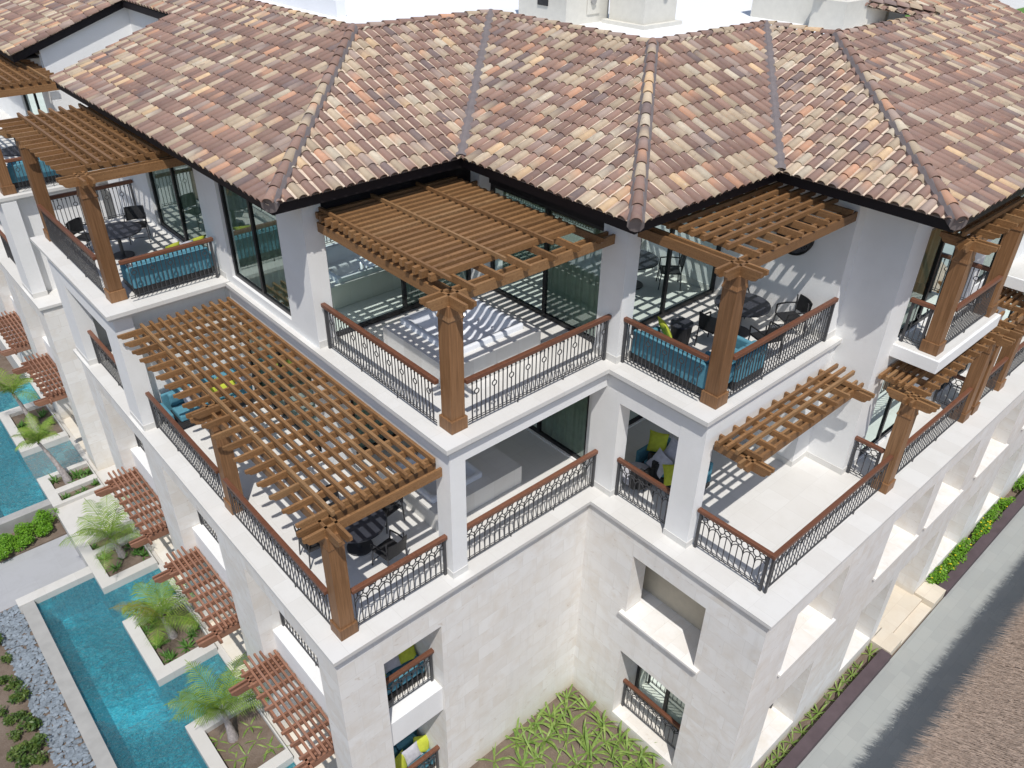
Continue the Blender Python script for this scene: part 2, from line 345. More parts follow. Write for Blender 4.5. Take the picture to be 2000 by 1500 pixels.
g = MB(); g.box(-14, -4.7, -4, 13.27, -7.9, -7.02); struct(g.build('shrub_bed', 'brown_soil'))
g = MB(); g.box(-14, -1.80, 15.95, 17.14, -7.9, -7.2); struct(g.build('hedge_bed', 'brown_soil'))

# ------------------------------------------------------------ the building
bld = thing('resort_building', 'white stucco and cream limestone resort building with stepped clay tiled roof', 'building')
X2 = 46.0
st = Vox()
st.add(0.05, X2, 0.13, 14.5, -6.9, -0.15); st.add(6.76, X2, -4.67, 0.13, -6.9, -0.15)
st.add(1.8, 12, 14.5, 18.1, -6.9, -0.15); st.add(0.05, 12, 18.1, 40, -6.9, -0.15)
LOP = [(0.9, 4.04), (5.4, 8.62), (9.9, 13.2), (19.1, 22.3), (23.6, 26.8)]
for a, b in LOP:
    st.sub(0.05, 0.42, a, b, -6.75, -0.76)
    st.sub(0.42, 2.2, a, b, -3.4, -0.76); st.sub(0.42, 2.2, a, b, -6.75, -3.8)
st.sub(1.04, 2.46, 0.13, 0.36, -6.75, -1.05)
st.sub(1.04, 2.46, 0.36, 2.6, -3.4, -1.05); st.sub(1.04, 2.46, 0.36, 2.6, -6.75, -3.9)
st.sub(6.76, 7.72, -3.31, -1.32, -2.63, -0.78); st.sub(6.76, 7.72, -3.31, -1.32, -6.45, -4.0)
st.sub(7.3, 7.72, -3.9, 0.9, -2.63, -0.6)
FOP = [(8.06, 10.22), (12.28, 14.5), (15.06, 17.3), (18.35, 20.6), (22.0, 24.2), (25.4, 27.8)]
for a, b in FOP: st.sub(a, b, -4.67, -3.0, -2.6, -0.76)
for a, b, z in [(8.06, 10.0, -6.33), (12.3, 14.05, -6.33), (14.43, 16.9, -6.62), (17.6, 19.9, -6.33), (21.3, 23.4, -6.33), (25, 27, -6.33)]:
    st.sub(a, b, -4.67, -3.0, z, -3.88)
st.build('stone_wall', 'cream_limestone', bld)
# rear walls inside the deep window recesses
for nm, bx in [('recess_wall', (7.66, 7.71, -3.88, 0.88, -2.62, -0.61))]:
    MB().box(*bx).build(nm, 'interior_wall', bld)
for a, b in FOP: MB().box(a+.01, b-.01, -3.06, -3.001, -2.59, -0.77).build('recess_wall', 'interior_wall', bld)
# window sills
def sill(x0, x1, y0, y1, z): MB().box(x0, x1, y0, y1, z-0.075, z).build('window_sill', 'cream_limestone', bld, bevel=0.008)
sill(6.655, 7.7, -3.47, -1.19, -2.625)
for a, b in FOP: sill(a-0.1 if a < 9 else a-0.05, b+0.1, -4.74, -3.1, -2.595)
# white parapets of the second floor loggias
for a, b in LOP: MB().box(0.36, 0.72, a+.002, b-.002, -3.82, -3.05).build('parapet', 'white_stucco', bld, bevel=0.006)
MB().box(1.042, 2.458, 0.2, 0.62, -3.92, -3.14).build('parapet', 'white_stucco', bld, bevel=0.006)

# floor slabs with moulded ledges
sa = Vox()
for (x0, x1, y0, y1) in [(-0.04, X2, 0.0, 14.66), (6.69, X2, -4.76, 0.0), (1.8, 12, 14.66, 18.04), (-0.04, 12, 18.04, 40)]:
    sa.add(x0, x1, y0, y1, -0.09, 0.0)
    sa.add(max(x0+0.045, x0), x1, y0+0.045, y1-0.045, -0.16, -0.09)
sa.build('terrace_slab', 'terrace_stone', bld)
sb = Vox()
for (x0, x1, y0, y1) in [(2.74, 9.5, 0.09, 9.0), (7.0, 14, -2.43, 3.0), (-0.1, 3.2, 9.05, 15.1), (2.9, 12, 9.0, 18.0), (-0.1, 12, 18.9, 40)]:
    sb.add(x0, x1, y0, y1, 3.29, 3.39)
    sb.add(x0+0.05, x1, y0+0.05, y1-0.02, 3.22, 3.29)
sb.build('terrace_slab', 'terrace_stone', bld)
for a, b in ((12.6, 15.95), (18.4, 22.5)): MB().box(a, b, -4.31, -3.1, 3.08, 3.385).build('balcony_slab', 'white_stucco', bld, bevel=.01)
for a, b in ((12.66, 15.89), (18.46, 22.4)): MB().box(a, b, -4.25, -3.15, 3.385, 3.392).build('balcony_floor', 'terrace_stone', bld)

sw = Vox()
sw.add(2.87, 3.24, 0.2, 0.64, 0, 3.22)                       # pier under the corner
sw.add(2.87, 7.5, 0.2, 0.6, 2.87, 3.22); sw.add(2.87, 3.24, 0.2, 5.3, 2.75, 3.22)
sw.add(7.14, 7.52, -0.18, 0.6, 0, 3.22); sw.add(7.14, 7.52, -2.36, 0.2, 2.6, 3.22)
sw.add(7.13, 7.45, -2.36, -1.76, 0, 3.22); sw.add(7.13, 11.6, -2.36, -2.05, 2.6, 3.22)
sw.add(11.3, 11.97, -2.32, 3.4, 0, 3.22)
sw.add(11.95, 12.36, -3.28, 1.2, 0, 6.72); sw.add(11.6, 11.96, -2.22, 1.2, 3.29, 6.72)
sw.add(2.87, 3.2, 4.7, 17.5, 0, 6.72)
sw.add(2.89, 3.3, 4.7, 5.3, 3.39, 6.72)
sw.add(3.2, 7.7, 4.78, 5.05, 0, 3.22)                        # rear wall of the loggia
sw.add(7.45, 7.7, 0.6, 4.9, 0, 3.22)
sw.add(7.27, 7.66, 0.14, 0.78, 3.39, 6.72)
sw.add(7.2, 7.7, 4.5, 5.05, 3.39, 6.72)
sw.add(3.3, 7.2, 4.85, 5.05, 6.1, 6.72); sw.add(7.5, 7.66, 0.78, 4.5, 6.1, 6.72)
sw.add(7.66, 11.6, 0.8, 1.0, 6.1, 6.72)
sw.add(7.52, 11.3, 1.3, 1.5, 0, 3.22)
sw.add(12.36, X2, -3.28, -3.0, 0, 6.72)
sw.add(0.05, 0.48, 9.24, 10.17, 0, 3.22); sw.add(0.48, 2.87, 9.5, 9.8, 0, 3.22)
sw.add(0.05, 0.48, 13.4, 14.5, 0, 3.22); sw.add(0.05, 0.40, 9.24, 14.5, 2.52, 3.22)
sw.add(0.48, 2.87, 14.2, 14.5, 0, 3.22)
sw.add(0.05, 0.48, 18.9, 20.1, 0, 3.22); sw.add(0.05, 0.40, 18.9, 30, 2.52, 3.22); sw.add(0.48, 3, 19.2, 19.5, 0, 3.22)
sw.add(5.9, 6.2, 15.0, 23.0, 0, 8.0); sw.add(2.87, 6.2, 16.9, 17.3, 0, 6.72); sw.add(2.87, 6.2, 21.5, 21.9, 0, 6.86)
sw.add(2.87, 3.2, 21.5, 40, 0, 6.72)
# window and door openings
sw.sub(2.87, 3.2, 5.85, 8.8, 3.6, 6.25); sw.sub(2.87, 3.2, 10.0, 13.6, 3.45, 6.2); sw.sub(2.87, 3.2, 5.3, 9.0, 0.05, 2.5)
sw.sub(2.87, 3.2, 22.6, 26, 3.45, 6.2); sw.sub(2.87, 3.2, 10.2, 13.4, 0.05, 2.5)
sw.sub(3.5, 7.1, 4.78, 5.05, 0.05, 2.55); sw.sub(7.45, 7.7, 0.95, 4.3, 0.05, 2.55)
sw.sub(7.75, 11.1, 1.3, 1.5, 0.05, 2.55)
for a in (12.75, 16.9, 20.6, 24.6): sw.sub(a, a+2.2, -3.28, -3.0, 0.05, 2.45); sw.sub(a, a+2.2, -3.28, -3.0, 3.44, 6.05)
sw.build('stucco_wall', 'white_stucco', bld)
# skirting course of cream stone along the foot of the white walls
k = 0.012
for (x0, x1, y0, y1, z) in [(2.87,3.24,.2,.64,0), (7.14,7.52,-.18,.6,0), (7.13,7.45,-2.36,-1.76,0), (11.3,11.97,-2.32,1.3,0), (11.95,12.36,-3.28,-2.3,0),
        (2.89,3.3,4.7,5.3,3.39), (7.27,7.66,.14,.78,3.39), (.05,.48,9.24,10.17,0), (.05,.48,13.4,14.5,0), (11.6,11.96,-2.22,.8,3.39), (.05,.48,18.9,20.1,0), (.48, 2.87, 9.5, 9.8, 0), (2.87,3.2,9.2,9.9,3.39), (12.36, 12.7, -3.28, -3.0, 0)]:
    MB().box(x0-k, x1+k, y0-k, y1+k, z+0.002, z+0.16).build('skirting', 'terrace_stone', bld)
for bx in ((3.3, 7.2, 4.825, 4.848, 6.1, 6.73), (7.478, 7.498, .8, 4.5, 6.1, 6.73), (7.67, 11.59, .775, .798, 6.1, 6.73)): MB().box(*bx).build('shade_header_board', 'eave_black', bld)  # added boards, near-black to stand for beams and deep shade under the eaves
# interior shells so that the rooms behind the glass are dark rooms
ri = MB(); ri.box(4.6, 4.7, 5.1, 14, 0, 6.7); ri.box(3.21, 9.0, 6.9, 7.0, 0, 6.7); ri.box(9.4, 9.5, 1.6, 7, 0, 6.7); ri.box(7.7, 12, 2.9, 3.0, 0, 6.7); ri.box(12.4, 30, -1.4, -1.3, 0, 6.7)
ri.box(4.6, 4.7, 21.9, 30, 0, 6.7)
ri.build('interior_wall', 'interior_wall', bld)

def glazing(p0, axis, length, z0, z1, panels, curtains=True, inward=1):
    """window part: black frame with panes and a gathered curtain behind. axis 'x' or 'y' = run direction; inward = side of the room"""
    x, y = p0; fr = MB(); t = 0.09
    def bx(a0, a1, d0, d1, za, zb):
        return (x+a0, x+a1, y+min(d0,d1), y+max(d0,d1), za, zb) if axis == 'x' else (x+min(d0,d1), x+max(d0,d1), y+a0, y+a1, za, zb)
    s = inward
    fr.box(*bx(0, length, 0, .08*s, z0, z0+t)); fr.box(*bx(0, length, 0, .08*s, z1-t, z1))
    w_ = length/panels
    for i in range(panels+1):
        a = min(max(i*w_-t/2, 0), length-t); fr.box(*bx(a, a+t, -.002*s, .085*s, z0+t, z1-t))
    f = fr.build('window', 'frame_black', bld)
    for i in range(panels):
        pm = MB(); q = bx(i*w_+t*.5, (i+1)*w_-t*.5, .035*s, .0351*s, z0+t, z1-t)
        pm.quad((q[0], q[2], q[4]), (q[1], q[3], q[4]), (q[1], q[3], q[5]), (q[0], q[2], q[5])); pm.build('pane', 'tinted_glass', f)
    if curtains:
        cm = MB(); n = int(length*34); prev = None
        for i in range(n+1):
            a = 0.05+(length-0.1)*i/n; d = (.11+.035*math.sin(i*0.9)+.015*math.sin(i*2.3+1))*s
            q = (x+a, y+d) if axis == 'x' else (x+d, y+a)
            if prev: cm.quad((*prev, z0+.03), (*q, z0+.03), (*q, z1-.03), (*prev, z1-.03))
            prev = q
        cm.build('curtain', 'curtain_fabric', f)
    return f
glazing((3.3, 4.86), 'x', 3.9, 3.42, 6.1, 2); glazing((7.52, 0.78), 'y', 3.72, 3.42, 6.1, 2)
glazing((7.66, 0.82), 'x', 3.94, 3.42, 6.1, 2)
glazing((2.95, 5.85), 'y', 2.95, 3.6, 6.25, 2, True); glazing((2.95, 10.0), 'y', 3.6, 3.45, 6.2, 2)
glazing((2.95, 5.3), 'y', 3.7, 0.05, 2.5, 2); glazing((2.95, 22.6), 'y', 3.4, 3.45, 6.2, 2); glazing((2.95, 10.2), 'y', 3.2, 0.05, 2.5, 2)
glazing((3.5, 4.82), 'x', 3.6, 0.05, 2.55, 2); glazing((7.5, 0.95), 'y', 3.35, 0.05, 2.55, 2); glazing((7.75, 1.34), 'x', 3.35, 0.05, 2.55, 2)
for a in (12.75, 16.9, 20.6, 24.6):
    glazing((a, -3.24), 'x', 2.2, 0.05, 2.45, 2, True); glazing((a, -3.24), 'x', 2.2, 3.44, 6.05, 2, True)
glazing((7.60, -3.30), 'y', 1.97, -6.4, -4.0, 2, False)

# ------------------------------------------------------------ the roof
EZ = 6.95; H = 1.8; RZ_ = EZ+H
PAL = [((0.275, 0.170, 0.138), 30), ((0.315, 0.195, 0.155), 18), ((0.225, 0.140, 0.118), 10), ((0.53, 0.425, 0.305), 14), ((0.46, 0.365, 0.26), 11),
       ((0.58, 0.50, 0.385), 4), ((0.56, 0.31, 0.20), 2.5), ((0.68, 0.48, 0.29), 3), ((0.38, 0.29, 0.245), 7), ((0.20, 0.15, 0.145), 4)]
FLAME = [(0.15, 0.115, 0.115), (0.58, 0.32, 0.20), (0.36, 0.27, 0.24), (0.22, 0.15, 0.14)]
PW = [p[1] for p in PAL]
def tilecol(rng):
    c = rng.choices(PAL, PW)[0][0]; k = rng.uniform(0.88, 1.14); return tuple(min(1, x*k) for x in c)
def arch_tile(m, rng, P, a0, a1, side, up, nrm, r, lift0, lift1, colr, seg=6, taper=0.9, thick=0.018):
    """half-barrel tile: from point P(along slope a0) to a1"""
    c2 = rng.choice(FLAME) if rng.random() < 0.20 else colr
    n = len(m.v)
    for (a, rr, lf) in ((a0, r, lift0), (a1, r*taper, lift1)):
        for i in range(seg+1):
            t = math.pi*i/seg
            q = P + up*a + side*(math.cos(t)*rr) + nrm*(math.sin(t)*rr*0.86+lf)
            m.v.append(tuple(q)); k = 0.0 if a == a0 else 1.0
            kk = 1.0; cc = tuple((colr[j]*(1-k)+c2[j]*k)*kk for j in range(3)); m.c.append((*cc, 1))
    for i in range(seg): m.f.append((n+i, n+i+1, n+seg+2+i, n+seg+1+i))
    # butt end thickness and inner lip, shade at the tile ends put into darker colour
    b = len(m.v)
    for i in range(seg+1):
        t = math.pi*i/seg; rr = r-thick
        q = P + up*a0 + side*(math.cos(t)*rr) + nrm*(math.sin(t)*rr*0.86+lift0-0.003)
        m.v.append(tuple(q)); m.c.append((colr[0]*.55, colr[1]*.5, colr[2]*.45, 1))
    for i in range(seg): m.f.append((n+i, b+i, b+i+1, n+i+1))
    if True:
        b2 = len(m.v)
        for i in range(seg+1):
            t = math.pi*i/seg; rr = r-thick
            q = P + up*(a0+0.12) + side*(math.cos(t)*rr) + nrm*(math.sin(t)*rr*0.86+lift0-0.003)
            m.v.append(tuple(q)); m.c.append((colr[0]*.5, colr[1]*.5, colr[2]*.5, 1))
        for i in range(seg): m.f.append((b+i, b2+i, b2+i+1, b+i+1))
COLW = 0.252; ROW = 0.402
def roof_face(m, pans, base, O, sd, ud, slope, lo, hi, t0, tmax, seed):
    """O: origin on the eave plane (s=0,t=0); sd, ud horizontal unit vectors"""
    rng = random.Random(seed); O = Vector(O); sd = Vector(sd); udh = Vector(ud)
    L = math.sqrt(1+slope*slope); up = (udh+Vector((0,0,slope)))/L; nrm = sd.cross(up).normalized()
    if nrm.z < 0: nrm = -nrm
    smin = min(lo(t0), lo(tmax)); smax = max(hi(t0), hi(tmax)); n = int((smax-smin)/COLW)+2
    for i in range(n):
        s = (math.floor(smin/COLW)+i+0.5)*COLW
        ts = [t0+(tmax-t0)*k/240 for k in range(241)]; ok = [t for t in ts if lo(t)+0.02 <= s <= hi(t)-0.02]
        if len(ok) < 3: continue
        ta, tb = ok[0]*L, ok[-1]*L
        P = O+sd*s
        jig = rng.uniform(-0.012, 0.012)
        k = math.floor(ta/ROW)
        while k*ROW < tb:
            a0 = k*ROW-0.05+jig+rng.uniform(-0.01, 0.01); a1 = k*ROW+ROW+0.04
            k += 1
            a0c = max(a0, ta-0.06); a1c = min(a1, tb+0.06)
            if a1c-a0c < 0.08: continue
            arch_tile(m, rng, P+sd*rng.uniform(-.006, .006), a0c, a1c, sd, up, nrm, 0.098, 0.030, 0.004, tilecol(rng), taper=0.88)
    # channel tiles between the barrels: shallow troughs, one strip of them per gap
    for i in range(n+1):
        s = (math.floor(smin/COLW)+i)*COLW
        ts = [t0+(tmax-t0)*k/240 for k in range(241)]; ok = [t for t in ts if lo(t)-0.05 <= s <= hi(t)+0.05]
        if len(ok) < 3: continue
        ta, tb = ok[0]*L, ok[-1]*L; k = math.floor(ta/ROW)
        P = O+sd*s
        while k*ROW < tb:
            a0 = max(k*ROW-0.02, ta-0.04); a1 = min(k*ROW+ROW+0.03, tb); k += 1
            if a1-a0 < 0.05: continue
            c = rng.choice([(0.72,0.61,0.49), (0.70,0.57,0.45), (0.52,0.39,0.30), (0.64,0.50,0.38)]); nn = len(pans.v)  # paler than the barrels: sunlight caught in the troughs put into the colour
            for a, lf in ((a0, 0.018), (a1, 0.0)):
                for d, h in ((-0.09, 0.045), (-0.05, 0.012), (0, 0.0), (0.05, 0.012), (0.09, 0.045)):
                    pans.v.append(tuple(P+up*a+sd*d+nrm*(h+lf+0.004))); pans.c.append((*c, 1))
            for q in range(4): pans.f.append((nn+q, nn+q+1, nn+6+q, nn+5+q))
    q = [O+sd*lo(t0)+udh*t0+Vector((0,0,slope*t0)), O+sd*hi(t0)+udh*t0+Vector((0,0,slope*t0)), O+sd*hi(tmax)+udh*tmax+Vector((0,0,slope*tmax)), O+sd*lo(tmax)+udh*tmax+Vector((0,0,slope*tmax))]
    base.quad(*[tuple(v-nrm*0.01) for v in q])
def lin(a, b, T): return lambda t: a+(b-a)*t/T
roof = bpy.data.objects.new('roof', None); col.objects.link(roof); roof.parent = bld
tm, pn, dk = MB(), MB(), MB()
E1, E2, E3, E4, E5 = (2.0,4.15), (6.41,4.15), (6.41,-.68), (10.9,-.68), (10.9,-4.3)
R1, R2, R3, R4, R5 = (7.1,9.15), (11.5,9.15), (11.5,3.45), (16.1,3.45), (16.1,1.4)
roof_face(tm, pn, dk, (0,4.15,EZ), (1,0,0), (0,1,0), H/5.0, lin(2.0,7.1,5.0), lin(6.41,11.5,5.0), 0, 5.0, 1)
roof_face(tm, pn, dk, (6.41,0,EZ), (0,1,0), (1,0,0), H/5.09, lin(-.68,3.45,5.09), lin(4.15,9.15,5.09), 0, 5.09, 2)
roof_face(tm, pn, dk, (0,-.68,EZ), (1,0,0), (0,1,0), H/4.13, lin(6.41,11.5,4.13), lin(10.9,16.1,4.13), 0, 4.13, 3)
roof_face(tm, pn, dk, (10.9,0,EZ), (0,1,0), (1,0,0), H/5.2, lin(-4.3,1.4,5.2), lin(-.68,3.45,5.2), 0, 5.2, 4)
H5 = lambda t: 36.0 if t < 4.35 else 25.0+(t-4.35)*.75
roof_face(tm, pn, dk, (0,-4.3,EZ), (1,0,0), (0,1,0), H/5.7, lin(10.9,16.1,5.7), H5, 0, 5.7, 5)
dk.f.pop(); s5 = H/5.7
dk.quad((10.9, -4.3, EZ-.01), (36, -4.3, EZ-.01), (36, .05, EZ+4.35*s5-.01), (10.9+4.35*5.2/5.7, .05, EZ+4.35*s5-.01))
dk.quad((10.9+4.35*5.2/5.7, .05, EZ+4.35*s5-.01), (25, .05, EZ+4.35*s5-.01), (26, 1.4, RZ_-.01), (16.1, 1.4, RZ_-.01))
roof_face(tm, pn, dk, (0,-4.3,EZ), (1,0,0), (0,1,0), H/5.7, lambda t: 20.9-(t-5.7)*1.6, lambda t: 26.1, 5.7, 7.6, 6)
roof_face(tm, pn, dk, (2.0,0,EZ), (0,1,0), (1,0,0), H/5.1, lin(4.15,9.15,5.1), lambda t: 16.9 if t < 3.75 else 21.2, 0, 5.1, 7)
dk.f.pop()   # deck of the left face is made in two pieces round the notch
s0 = H/5.1
for (ya, yb, ta, tb, y2) in [(4.15, 16.9, 0, 3.75, 4.15+3.75*5/5.1), (4.15+3.75*5/5.1, 21.2, 3.75, 5.1, 9.15)]:
    dk.quad((2+ta, ya, EZ+ta*s0-.01), (2+ta, yb, EZ+ta*s0-.01), (2+tb, yb, EZ+tb*s0-.01), (2+tb, y2, EZ+tb*s0-.01))
roof_face(tm, pn, dk, (2.0,0,EZ), (0,1,0), (1,0,0), s0, lambda t: 21.2, lambda t: 44.0, 0, 8.2, 8)
tm.build('roof_tiles', 'clay_barrel_tile', roof, smooth=True)
pn.build('channel_tiles', 'clay_barrel_tile', roof)
dk.build('roof_deck', 'roof_mortar', roof)
# hip and ridge caps
def caps(m, a, b, r=0.135, step=0.44, seed=3, lift=0.10):
    rng = random.Random(seed); a = Vector(a); b = Vector(b); d = b-a; L = d.length; d.normalize()
    side = d.cross(Vector((0,0,1))).normalized(); nrm = side.cross(d)
    k = 0
    while k*step < L:
        a1 = min(k*step+step+0.05, L+0.05)
        if a1-k*step > 0.1: arch_tile(m, rng, a+nrm*(lift-.03), k*step, a1, side, d, nrm, r, 0.03, 0.0, tilecol(rng), seg=8, thick=0.02)
        k += 1
def e3(p, z=EZ): return (p[0], p[1], z)
RZ = EZ+H
def capline(*a, **k): cm = MB(); caps(cm, *a, **k); cm.build('ridge_tiles', 'clay_barrel_tile', roof, smooth=True)
for s_, (a, b) in enumerate([(E1, R1), (E3, R3), (E5, R5)]):
    d = Vector((b[0]-a[0], b[1]-a[1], H)).normalized()*0.06
    capline(Vector(e3(a))-d, e3(b, RZ), seed=s_+11, r=0.108)
for s_, (a, b) in enumerate([(R1, (7.1, 44)), (R1, R2), (R3, R2), (R3, R4), (R5, R4), (R5, (20.9, 1.4))]): capline(e3(a, RZ), e3(b, RZ), seed=s_+31, r=0.10, lift=0.06)
capline((17.9, 3.3, RZ+.6), (21.6, 1.35, RZ+.02), seed=50, r=0.13)
capline((2.0, 16.9, EZ+.0), (5.75, 16.9, EZ+3.75*s0), seed=60, r=0.11, lift=0.03)
capline((2.0, 21.2, EZ+.02), (5.75, 21.2, EZ+3.75*s0), seed=61, r=0.14, lift=0.05)
mm = MB()
for a, b in [(E1, R1), (E3, R3), (E5, R5)]:
    A = Vector(e3(a)); B = Vector(e3(b, RZ)); mm.bar(A+Vector((0,0,-.005)), B+Vector((0,0,-.005)), 0.158, 10)
mm.build('hip_mortar', 'flashing_metal', roof)
# valley flashings
vf = MB()
for a, b in [(E2, R2), (E4, R4)]:
    A = Vector(e3(a)); B = Vector(e3(b, RZ)); d = (B-A).normalized(); sd = d.cross(Vector((0,0,1))).normalized(); nn = sd.cross(d)
    A = A-d*0.05
    for (u0, h0, u1, h1) in ((-.11, .10, -.03, .135), (-.03, .135, .03, .135), (.03, .135, .11, .10)):
        vf.quad(tuple(A+sd*u0+nn*h0), tuple(A+sd*u1+nn*h1), tuple(B+sd*u1+nn*h1), tuple(B+sd*u0+nn*h0))
    vf.quad(tuple(A+sd*-.11+nn*.10), tuple(A+sd*-.11-nn*.02), tuple(B+sd*-.11-nn*.02), tuple(B+sd*-.11+nn*.10))
    vf.quad(tuple(A+sd*.11+nn*.10), tuple(A+sd*.11-nn*.02), tuple(B+sd*.11-nn*.02), tuple(B+sd*.11+nn*.10))
vf.build('valley_flashing', 'flashing_metal', roof)
# fascia boards and dark soffit
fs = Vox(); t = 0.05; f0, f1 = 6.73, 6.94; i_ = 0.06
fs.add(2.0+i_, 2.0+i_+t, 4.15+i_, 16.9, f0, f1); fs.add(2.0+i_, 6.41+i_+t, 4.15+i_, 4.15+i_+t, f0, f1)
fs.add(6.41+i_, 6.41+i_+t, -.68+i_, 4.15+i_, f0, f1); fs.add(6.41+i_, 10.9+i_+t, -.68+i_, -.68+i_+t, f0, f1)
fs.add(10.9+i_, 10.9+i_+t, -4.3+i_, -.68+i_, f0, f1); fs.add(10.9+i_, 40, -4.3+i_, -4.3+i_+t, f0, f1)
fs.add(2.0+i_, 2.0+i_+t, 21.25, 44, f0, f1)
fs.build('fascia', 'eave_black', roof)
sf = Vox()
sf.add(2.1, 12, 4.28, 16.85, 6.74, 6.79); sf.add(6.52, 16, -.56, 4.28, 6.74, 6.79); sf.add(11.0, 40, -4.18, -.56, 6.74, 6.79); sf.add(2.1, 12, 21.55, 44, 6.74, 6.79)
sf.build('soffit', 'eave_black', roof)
vg = MB(); vg.prism([(2.05, 6.72), (5.75, 8.03), (5.75, 8.27), (2.05, 6.95)], 'y', 16.83, 16.88); vg.prism([(2.05, 6.72), (5.9, 8.08), (5.9, 8.30), (2.05, 6.95)], 'y', 21.24, 21.29)
vg.box(5.72, 5.78, 16.9, 21.2, 8.05, 8.25); vg.build('barge_board', 'eave_black', roof)
gw = MB(); gw.prism([(2.9, 6.0), (6.0, 6.0), (6.0, 8.18), (2.9, 7.12)], 'y', 21.40, 21.49); gw.build('gable_wall', 'white_stucco', bld)
# flat membrane roof behind the tiles with its upstands
fr = Vox(); fr.add(7.2, 14, 9.3, 60, 6.8, 8.52).add(11.6, 24.6, 3.6, 60, 6.8, 8.52).add(16.2, 21.5, 1.5, 3.6, 6.8, 8.52)
fr.build('flat_roof', 'roof_membrane', bld)

# roof-top volumes
def place(n_, l_, c_, bx, mat='roof_membrane', **k): o = MB().box(*bx).build(n_, mat, bld); return o
m = MB(); m.box(8.6, 8.9, 12.4, 44, 8.5, 8.95); m.box(8.9, 15.2, 14.9, 15.2, 8.5, 9.2); m.build('roof_parapet', 'roof_membrane', bld)
m = MB(); m.box(12.75, 14.45, 7.5, 9.4, 8.5, 11.2); v1 = m.build('stair_tower', 'cream_plaster', bld)
m = MB(); m.prism([(13.55, 8.75), (14.05, 8.75), (14.05, 9.3), (13.55, 9.3)], 'y', 7.47, 7.49); m.build('vent_panel', 'cream_plaster', v1)
m = MB(); m.bar((13.75, 7.465, 9.08), (13.75, 7.41, 9.08), 0.09, 20); m.build('round_vent', 'grey_render', v1)
m = MB(); m.box(12.72, 12.77, 8.2, 8.6, 8.95, 9.4); m.build('hatch_opening', 'frame_black', v1)
m = MB(); m.box(14.15, 15.5, 5.95, 7.2, 8.5, 11.2); m.box(14.02, 15.65, 5.8, 7.35, 8.5, 8.62); v2 = m.build('chimney_block', 'cream_plaster', bld)
m = MB(); m.bar((14.95, 5.94, 9.3), (14.95, 5.89, 9.3), 0.09, 20); m.build('round_vent', 'grey_render', v2)
m = MB(); m.box(18.5, 21.2, 2.6, 5.5, 8.5, 10.2); m.build('roof_volume', 'cream_plaster', bld)
m = MB(); m.box(18.2, 20.6, 2.4, 3.4, 8.5, 9.25); m.build('roof_upstand', 'cream_plaster', bld)

# ------------------------------------------------------------ timber pergolas
def board(m, axis, a0, a1, c, w_, z0, z1, ends=(1, 1)):
    """timber along axis, centre line c, ogee-cut ends"""
    h = z1-z0; L = min(0.16, h*1.1)
    pl = [(a0, z1)] + ([(a0, z0+h*.55), (a0+L*.35, z0+h*.42), (a0+L*.55, z0+h*.12), (a0+L, z0)] if ends[0] else [(a0, z0)])
    pl += ([(a1-L, z0), (a1-L*.55, z0+h*.12), (a1-L*.35, z0+h*.42), (a1, z0+h*.55)] if ends[1] else [(a1, z0)]) + [(a1, z1)]
    m.prism(pl, 'y' if axis == 'x' else 'x', c-w_/2, c+w_/2)
def pergola(name, label, group, mat, ztop, slat_axis, slats, sl_rng, rafters, rf_rng, beams, posts, post_z0=None, top_rails=None, ends=(1, 0), rdrop=0.0, origin=None, sw_=0.062, sh=0.10):
    """slats: cross positions; rafters: positions along slat axis; beams: list of (axis, c, a0, a1)"""
    oth = 'y' if slat_axis == 'x' else 'x'
    x0 = origin or ((posts[0][0], posts[0][1], post_z0) if posts else None)
    t = thing(name, label, 'pergola', x0 if x0 else (0,0,0), 0, group)
    ox, oy, oz = t.location
    def fix(o): 
        o.data.transform(Matrix.Translation((-ox, -oy, -oz))); return o
    zs0 = ztop-sh; zr0 = zs0-0.12; zb0 = zr0-0.17
    for c in slats:
        m = MB(); board(m, slat_axis, sl_rng[0]+random.uniform(-.03,.03), sl_rng[1]+random.uniform(-.03,.03), c, sw_, zs0, ztop, (0, 0)); fix(m.build('slat', mat, t))
    for c in rafters:
        m = MB(); board(m, oth, rf_rng[0], rf_rng[1], c, 0.055, zr0, zs0+.02, ends); fix(m.build('rafter', mat, t))
    for (ax, c, a0, a1, e) in beams:
        m = MB(); board(m, ax, a0, a1, c, 0.055, zb0+(0.0 if ax == 'y' else 0.004), zr0+.03, e); fix(m.build('beam', mat, t))
    for c in (top_rails or []):
        m = MB(); board(m, oth, rf_rng[0]+.25, rf_rng[1], c, 0.05, ztop, ztop+0.07, (0, 0)); fix(m.build('top_rail', mat, t))
    for (px, py) in posts:
        m = MB(); hw = 0.155; m.box(px-hw, px+hw, py-hw, py+hw, post_z0+.25, zb0+.02)
        # splayed head of the post
        pmt = 'post_timber' if mat == 'teak_timber' else mat
        po = fix(m.build('post', pmt, t, bevel=0.008))
        m = MB(); hb = 0.19; m.box(px-hb, px+hb, py-hb, py+hb, post_z0+.002, post_z0+.27); fix(m.build('base', pmt, po, bevel=0.008))
        m = MB(); n = len(m.v)
        for z, q in ((zb0-.30, .157), (zb0-.27, .172), (zb0-.02, .115)):
            m.v += [(px-q,py-q,z),(px+q,py-q,z),(px+q,py+q,z),(px-q,py+q,z)]
        for a in (0, 4):
            for i in range(4):
                j = (i+1) % 4; m.f.append((a+i, a+j, a+4+j, a+4+i))
        m.f.append((3,2,1,0)); m.f.append((8,9,10,11)); fix(m.build('post_head', pmt, po))
    return t
def fr(a, b, n): return [a+(b-a)*i/(n-1) for i in range(n)]
